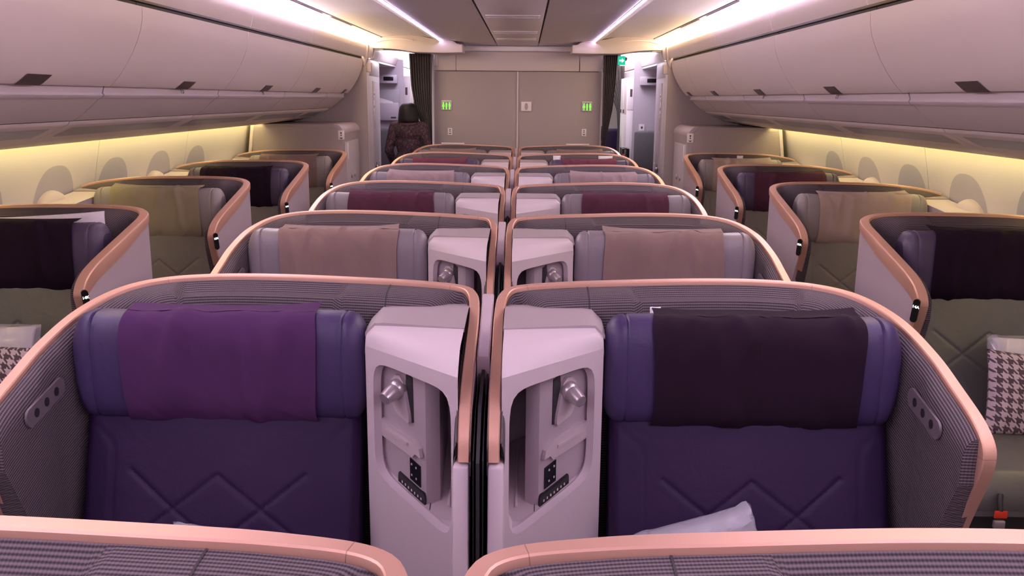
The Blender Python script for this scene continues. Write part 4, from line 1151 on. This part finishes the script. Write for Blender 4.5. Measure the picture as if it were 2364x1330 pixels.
# ------------------------------------------------------------------ people
def capsule(mb, a, b, ra, rb, n=14):
    a = Vector(a); b = Vector(b)
    mb.tube([a.lerp(b, t) for t in (0, .25, .5, .75, 1)], [ra+(rb-ra)*t for t in (0, .25, .5, .75, 1)], n)
    mb.ball(a, ra, n); mb.ball(b, rb, n)
def remesh(o, vox, smooth=3):
    r = o.modifiers.new('r', 'REMESH'); r.mode = 'VOXEL'; r.voxel_size = vox; r.use_smooth_shade = True
    s = o.modifiers.new('s', 'SMOOTH'); s.iterations = smooth; s.factor = .5
def person(loc, rz, label, seated=False):
    r = empty('person', loc, label, 'person', rz=rz); r.scale = (1.02, 1.02, 1.015)
    H = MB()
    hz = 1.515 if not seated else 1.20
    d = hz-1.475
    # head, neck, torso (faces +y)
    H.ball((0, .01, hz+.0), (.073, .092, .105), 24); H.ball((0, .045, hz-.055), (.05, .05, .05), 16); H.ball((0, .103, hz-.012), (.011, .016, .020), 10)
    for s in (-1, 1): H.ball((s*.074, .0, hz-.005), (.010, .02, .03), 10)
    capsule(H, (0, -.01, hz-.17), (0, 0, hz-.07), .052, .048)
    H.ball((0, -.005, 1.27+d), (.155, .095, .13), 20); H.ball((0, 0, 1.10+d), (.125, .09, .17), 20); H.ball((0, 0, .92+d), (.155, .11, .12), 20)
    arms = []
    for s in (-1, 1):
        sh = Vector((s*.165, -.005, 1.325+d)); el = Vector((s*.225, -.03, 1.07+d)); wr = Vector((s*.20, .12, .90+d))
        if seated: wr = Vector((s*.12, .25, .98+d))
        arms.append((sh, el, wr)); capsule(H, sh, el, .045, .036); capsule(H, el, wr, .036, .026)
        hd = (wr-el).normalized(); pc = wr+hd*.05
        H.ball(pc, (.018, .036, .040), 14)
        side = Vector((0, hd.z, -hd.y))
        for f in range(4):
            o_ = side*((f-1.5)*.018); Lf = (.062, .074, .070, .055)[f]
            p0 = pc+hd*.025+o_; p1 = p0+hd*Lf*.5; p2 = p1+(hd*.8+Vector((-s*.5, 0, -.2))).normalized()*Lf*.5
            capsule(H, p0, p1, .0085, .008, 8); capsule(H, p1, p2, .008, .007, 8)
        th = pc-hd*.02+side*.03; capsule(H, th, th+hd*.04+side*.022, .010, .009, 8)
    legs = []
    for s in (-1, 1):
        if not seated:
            hp, kn, an = Vector((s*.085, 0, .88)), Vector((s*.08, .01, .48)), Vector((s*.075, -.01, .10))
        else:
            hp, kn, an = Vector((s*.085, 0, .55)), Vector((s*.09, .42, .52)), Vector((s*.08, .42, .10))
        capsule(H, hp, kn, .085, .055); capsule(H, kn, an, .053, .034)
        capsule(H, an+Vector((0, -.01, -.05)), an+Vector((0, .15, -.068)), .032, .026)
    b = single('body', H, m_skin, r); remesh(b, .0055)
    for s in (-1, 1):
        single('eye', MB().ball((s*.030, .091, hz+.002), (.012, .008, .007), 10), m_black, r)
    single('mouth', MB().ball((0, .094, hz-.058), (.020, .008, .006), 10), m_red, r)
    # bobbed hair: cap with a full, slightly flared hem
    Hh = MB(); rings = []
    prof = [(.122, .004), (.120, .028), (.112, .053), (.098, .076), (.075, .094), (.04, .106), (0, .111), (-.03, .114), (-.06, .117), (-.085, .117), (-.096, .112), (-.098, .09)]
    for dz_, rad in prof:
        ring = []
        for k in range(40):
            a = 2*pi*k/40; cx, cy = cos(a), sin(a)
            front = max(0, cy); rr_ = rad*(1-.28*front*(1 if dz_ < .06 else .2))
            zz = dz_
            if cy > .45 and dz_ < .03: zz = max(dz_, .035); 
            ring.append((rr_*cx*1.0, rr_*cy*1.08-.008, hz+zz))
        rings.append(ring)
    Hh.grid(rings, closed_v=True); Hh.poly(rings[0]); Hh.poly(rings[-1])
    single('hair', Hh, m_hair, r, angle=60)
    # blouse
    G = MB()
    G.ball((0, -.005, 1.275+d), (.172, .108, .135), 22); G.ball((0, 0, 1.12+d), (.145, .105, .19), 22); G.ball((0, 0, .95+d), (.175, .125, .13), 22)
    for sh, el, wr in arms: capsule(G, sh, el, .060, .052); capsule(G, el, el.lerp(wr, .85), .052, .044)
    capsule(G, (-.12, -.005, 1.345+d), (.12, -.005, 1.345+d), .05, .05)
    g = single('blouse', G, m_floral, r); remesh(g, .011)
    nb = MB(); rg = []
    for q, (rx, ry, z) in enumerate([(.062, .062, 1.405), (.085, .078, 1.398), (.108, .090, 1.383), (.112, .093, 1.376)]):
        rg.append([(rx*cos(2*pi*k/36), ry*sin(2*pi*k/36)-.006, z+d-.02*max(0, -sin(2*pi*k/36))*(q > 1)) for k in range(36)])
    nb.grid(rg, closed_v=True); single('neck_band', nb, m_band, r)
    if not seated:
        K = MB(); rg = []
        for z, rx, ry in [(1.0, .165, .12), (.9, .185, .135), (.78, .185, .135), (.6, .165, .125), (.4, .15, .12), (.2, .145, .12), (.14, .145, .12)]:
            rg.append([(rx*cos(2*pi*k/32), ry*sin(2*pi*k/32), z) for k in range(32)])
        K.grid(rg, closed_v=True); K.poly(rg[-1]); single('sarong', K, m_floral, r)
    else:
        K = MB(); capsule(K, (-.08, 0, .57), (-.085, .43, .54), .11, .085); capsule(K, (.08, 0, .57), (.085, .43, .54), .11, .085); capsule(K, (0, .44, .50), (0, .42, .18), .12, .12)
        k_ = single('sarong', K, m_floral, r); remesh(k_, .014)
    for s in (-1, 1):
        an = legs[0] if legs else None
        y = -.01 if not seated else .42
        single('shoe', MB().ball((s*.077, y+.05, .035), (.042, .125, .035), 16), m_signd, r)
    return r
person((-1.236, 10.30, 0), radians(-4), 'person with black bob and dark floral blouse standing in left aisle, seen from behind')
person((1.14, 13.1, 0), radians(100), 'person in patterned blouse sitting far down right aisle, partly behind curtain', True)
r = empty('aft_seat', (1.06, 13.1, 0), 'seat under the person far down the right aisle', 'airplane seat')
single('seat_cushion', MB().box((.02, 0, .40), (.36, .40, .12), .04, 3), LB['grey'], r); single('seat_base', MB().box((.02, 0, .17), (.3, .3, .34), .02), m_dark, r)

# ------------------------------------------------------------------ loose things
def pillow_mb(w, h, d, seed, n=36):
    mb = MB(); F = []; B = []
    for i in range(n+1):
        u = -1+2*i/n; rf = []; rb = []
        for j in range(n+1):
            v = -1+2*j/n; e = (1-abs(u)**2.6)*(1-abs(v)**2.6)
            t = d*.5*max(0, e)**.42; px = u*w/2*(1-.06*(1-abs(v)**2)*abs(u)**6); pz = v*h/2*(1-.06*(1-abs(u)**2)*abs(v)**6)
            nn = .006*noise.noise(Vector((u*3+seed, v*3, seed)))+.003*noise.noise(Vector((u*9, v*9, seed)))
            rf.append((px, -t-nn*min(1, e*3), pz)); rb.append((px, t, pz))
        F.append(rf); B.append(rb)
    mb.grid(F); mb.grid(B, flip=True); return mb
def sheet(w, h, d, seed, amp=.012, n=26):
    """crumpled clear bag around something"""
    mb = MB(); F = []; B = []
    for i in range(n+1):
        u = -1+2*i/n; rf = []; rb = []
        for j in range(n+1):
            v = -1+2*j/n; e = max(0, (1-abs(u)**4)*(1-abs(v)**4)); t = d*.5*e**.3
            a = amp*noise.noise(Vector((u*4+seed, v*4, seed)))+amp*.6*abs(noise.noise(Vector((u*11, v*11+seed, 1))))
            rf.append((u*w/2+a*.5*abs(v), -t-a*e, v*h/2+a*.8*abs(u)**3)); rb.append((u*w/2+a*.5*abs(v), t, v*h/2+a*.8*abs(u)**3))
        F.append(rf); B.append(rb)
    mb.grid(F); mb.grid(B, flip=True); return mb
for s, nm in ((-1, 'left'), (1, 'right')):
    Yk = 4.029
    o = single('houndstooth_pillow', pillow_mb(.52, .34, .12, s+2), m_hound, loc=((2.215 if s > 0 else -2.165), Yk-.60, .562)); o.rotation_euler = (radians(-17), radians(5), 0)
    tag(o, f'houndstooth pillow standing on the nearest {nm} window seat', 'pillow', 'houndstooth pillows')
    o = single('wrapped_blanket', sheet(.50, .38, .09, 3+s), m_plastic, loc=((2.275 if s > 0 else -2.18), Yk-.49, .590)); o.rotation_euler = (radians(-17), 0, 0)
    tag(o, f'white blanket in clear plastic behind the pillow on the nearest {nm} window seat', 'blanket', 'wrapped blankets')
    single('folded_blanket', pillow_mb(.46, .37, .08, 7), m_white, o)
# wrapped blankets on the second row centre seats
o = single('wrapped_blanket', sheet(.34, .22, .14, 11, .022), m_plastic, loc=(.545, 2.05, .575)); o.rotation_euler = (radians(-20), radians(-15), radians(4))
tag(o, 'crumpled clear plastic bag on the right centre seat of the second row', 'plastic bag'); o.name = 'plastic_bag'
o = single('wrapped_blanket', sheet(.28, .20, .12, 15, .02), m_plastic, loc=(-.66, 2.04, .545)); o.rotation_euler = (radians(-20), radians(8), 0)
tag(o, 'crumpled clear plastic bag on the left centre seat of the second row', 'plastic bag'); o.name = 'plastic_bag'
# white pillow behind the nearest left window headrest
o = single('white_pillow', pillow_mb(.52, .20, .07, 4), m_white, loc=(-2.02, 3.93, 1.10)); o.rotation_euler = (radians(14), radians(-4), 0)
tag(o, 'white striped pillow tucked behind the nearest left window headrest', 'pillow')
for x, w, lab in ((.40, .075, 'left scrap of white cloth on the right centre headrest of the sixth row'), (.86, .14, 'right scrap of white cloth on the right centre headrest of the sixth row')):
    o = single('white_cloth', pillow_mb(w, .05, .02, 3, 12), m_white, loc=(x, 8.601-.10, 1.165)); tag(o, lab, 'cloth', 'white cloths on the sixth row')
o = single('white_cloth', pillow_mb(.03, .04, .012, 3, 12), m_white, loc=(.462, 2.505-.135, 1.145)); tag(o, 'white tag corner showing beside the dark cloth on the right second-row headrest', 'cloth')
o = single('white_cloth', pillow_mb(.06, .04, .012, 3, 12), m_white, loc=(2.13, 8.601-.10, 1.185)); tag(o, 'white tag on the farthest right window headrest', 'cloth')
# seat belts hanging with red tags by the nearest window seats
for s, nm in ((-1, 'left'), (1, 'right')):
    r = empty('seat_belt', (s*1.80, 2.97, .30), f'red-tagged belt buckle hanging in front of the nearest {nm} window seat', 'seat belt', 'seat belts')
    single('belt_strap', MB().tube([(s*.01, .0, .05), (0, -.02, .03), (0, -.03, .0)], .010), m_dark, r)
    single('belt_tag', MB().box((0, -.035, -.01), (.045, .006, .028), .002), m_red, r)
    single('belt_buckle', MB().box((0, -.03, -.05), (.04, .015, .03), .004), m_metal, r)
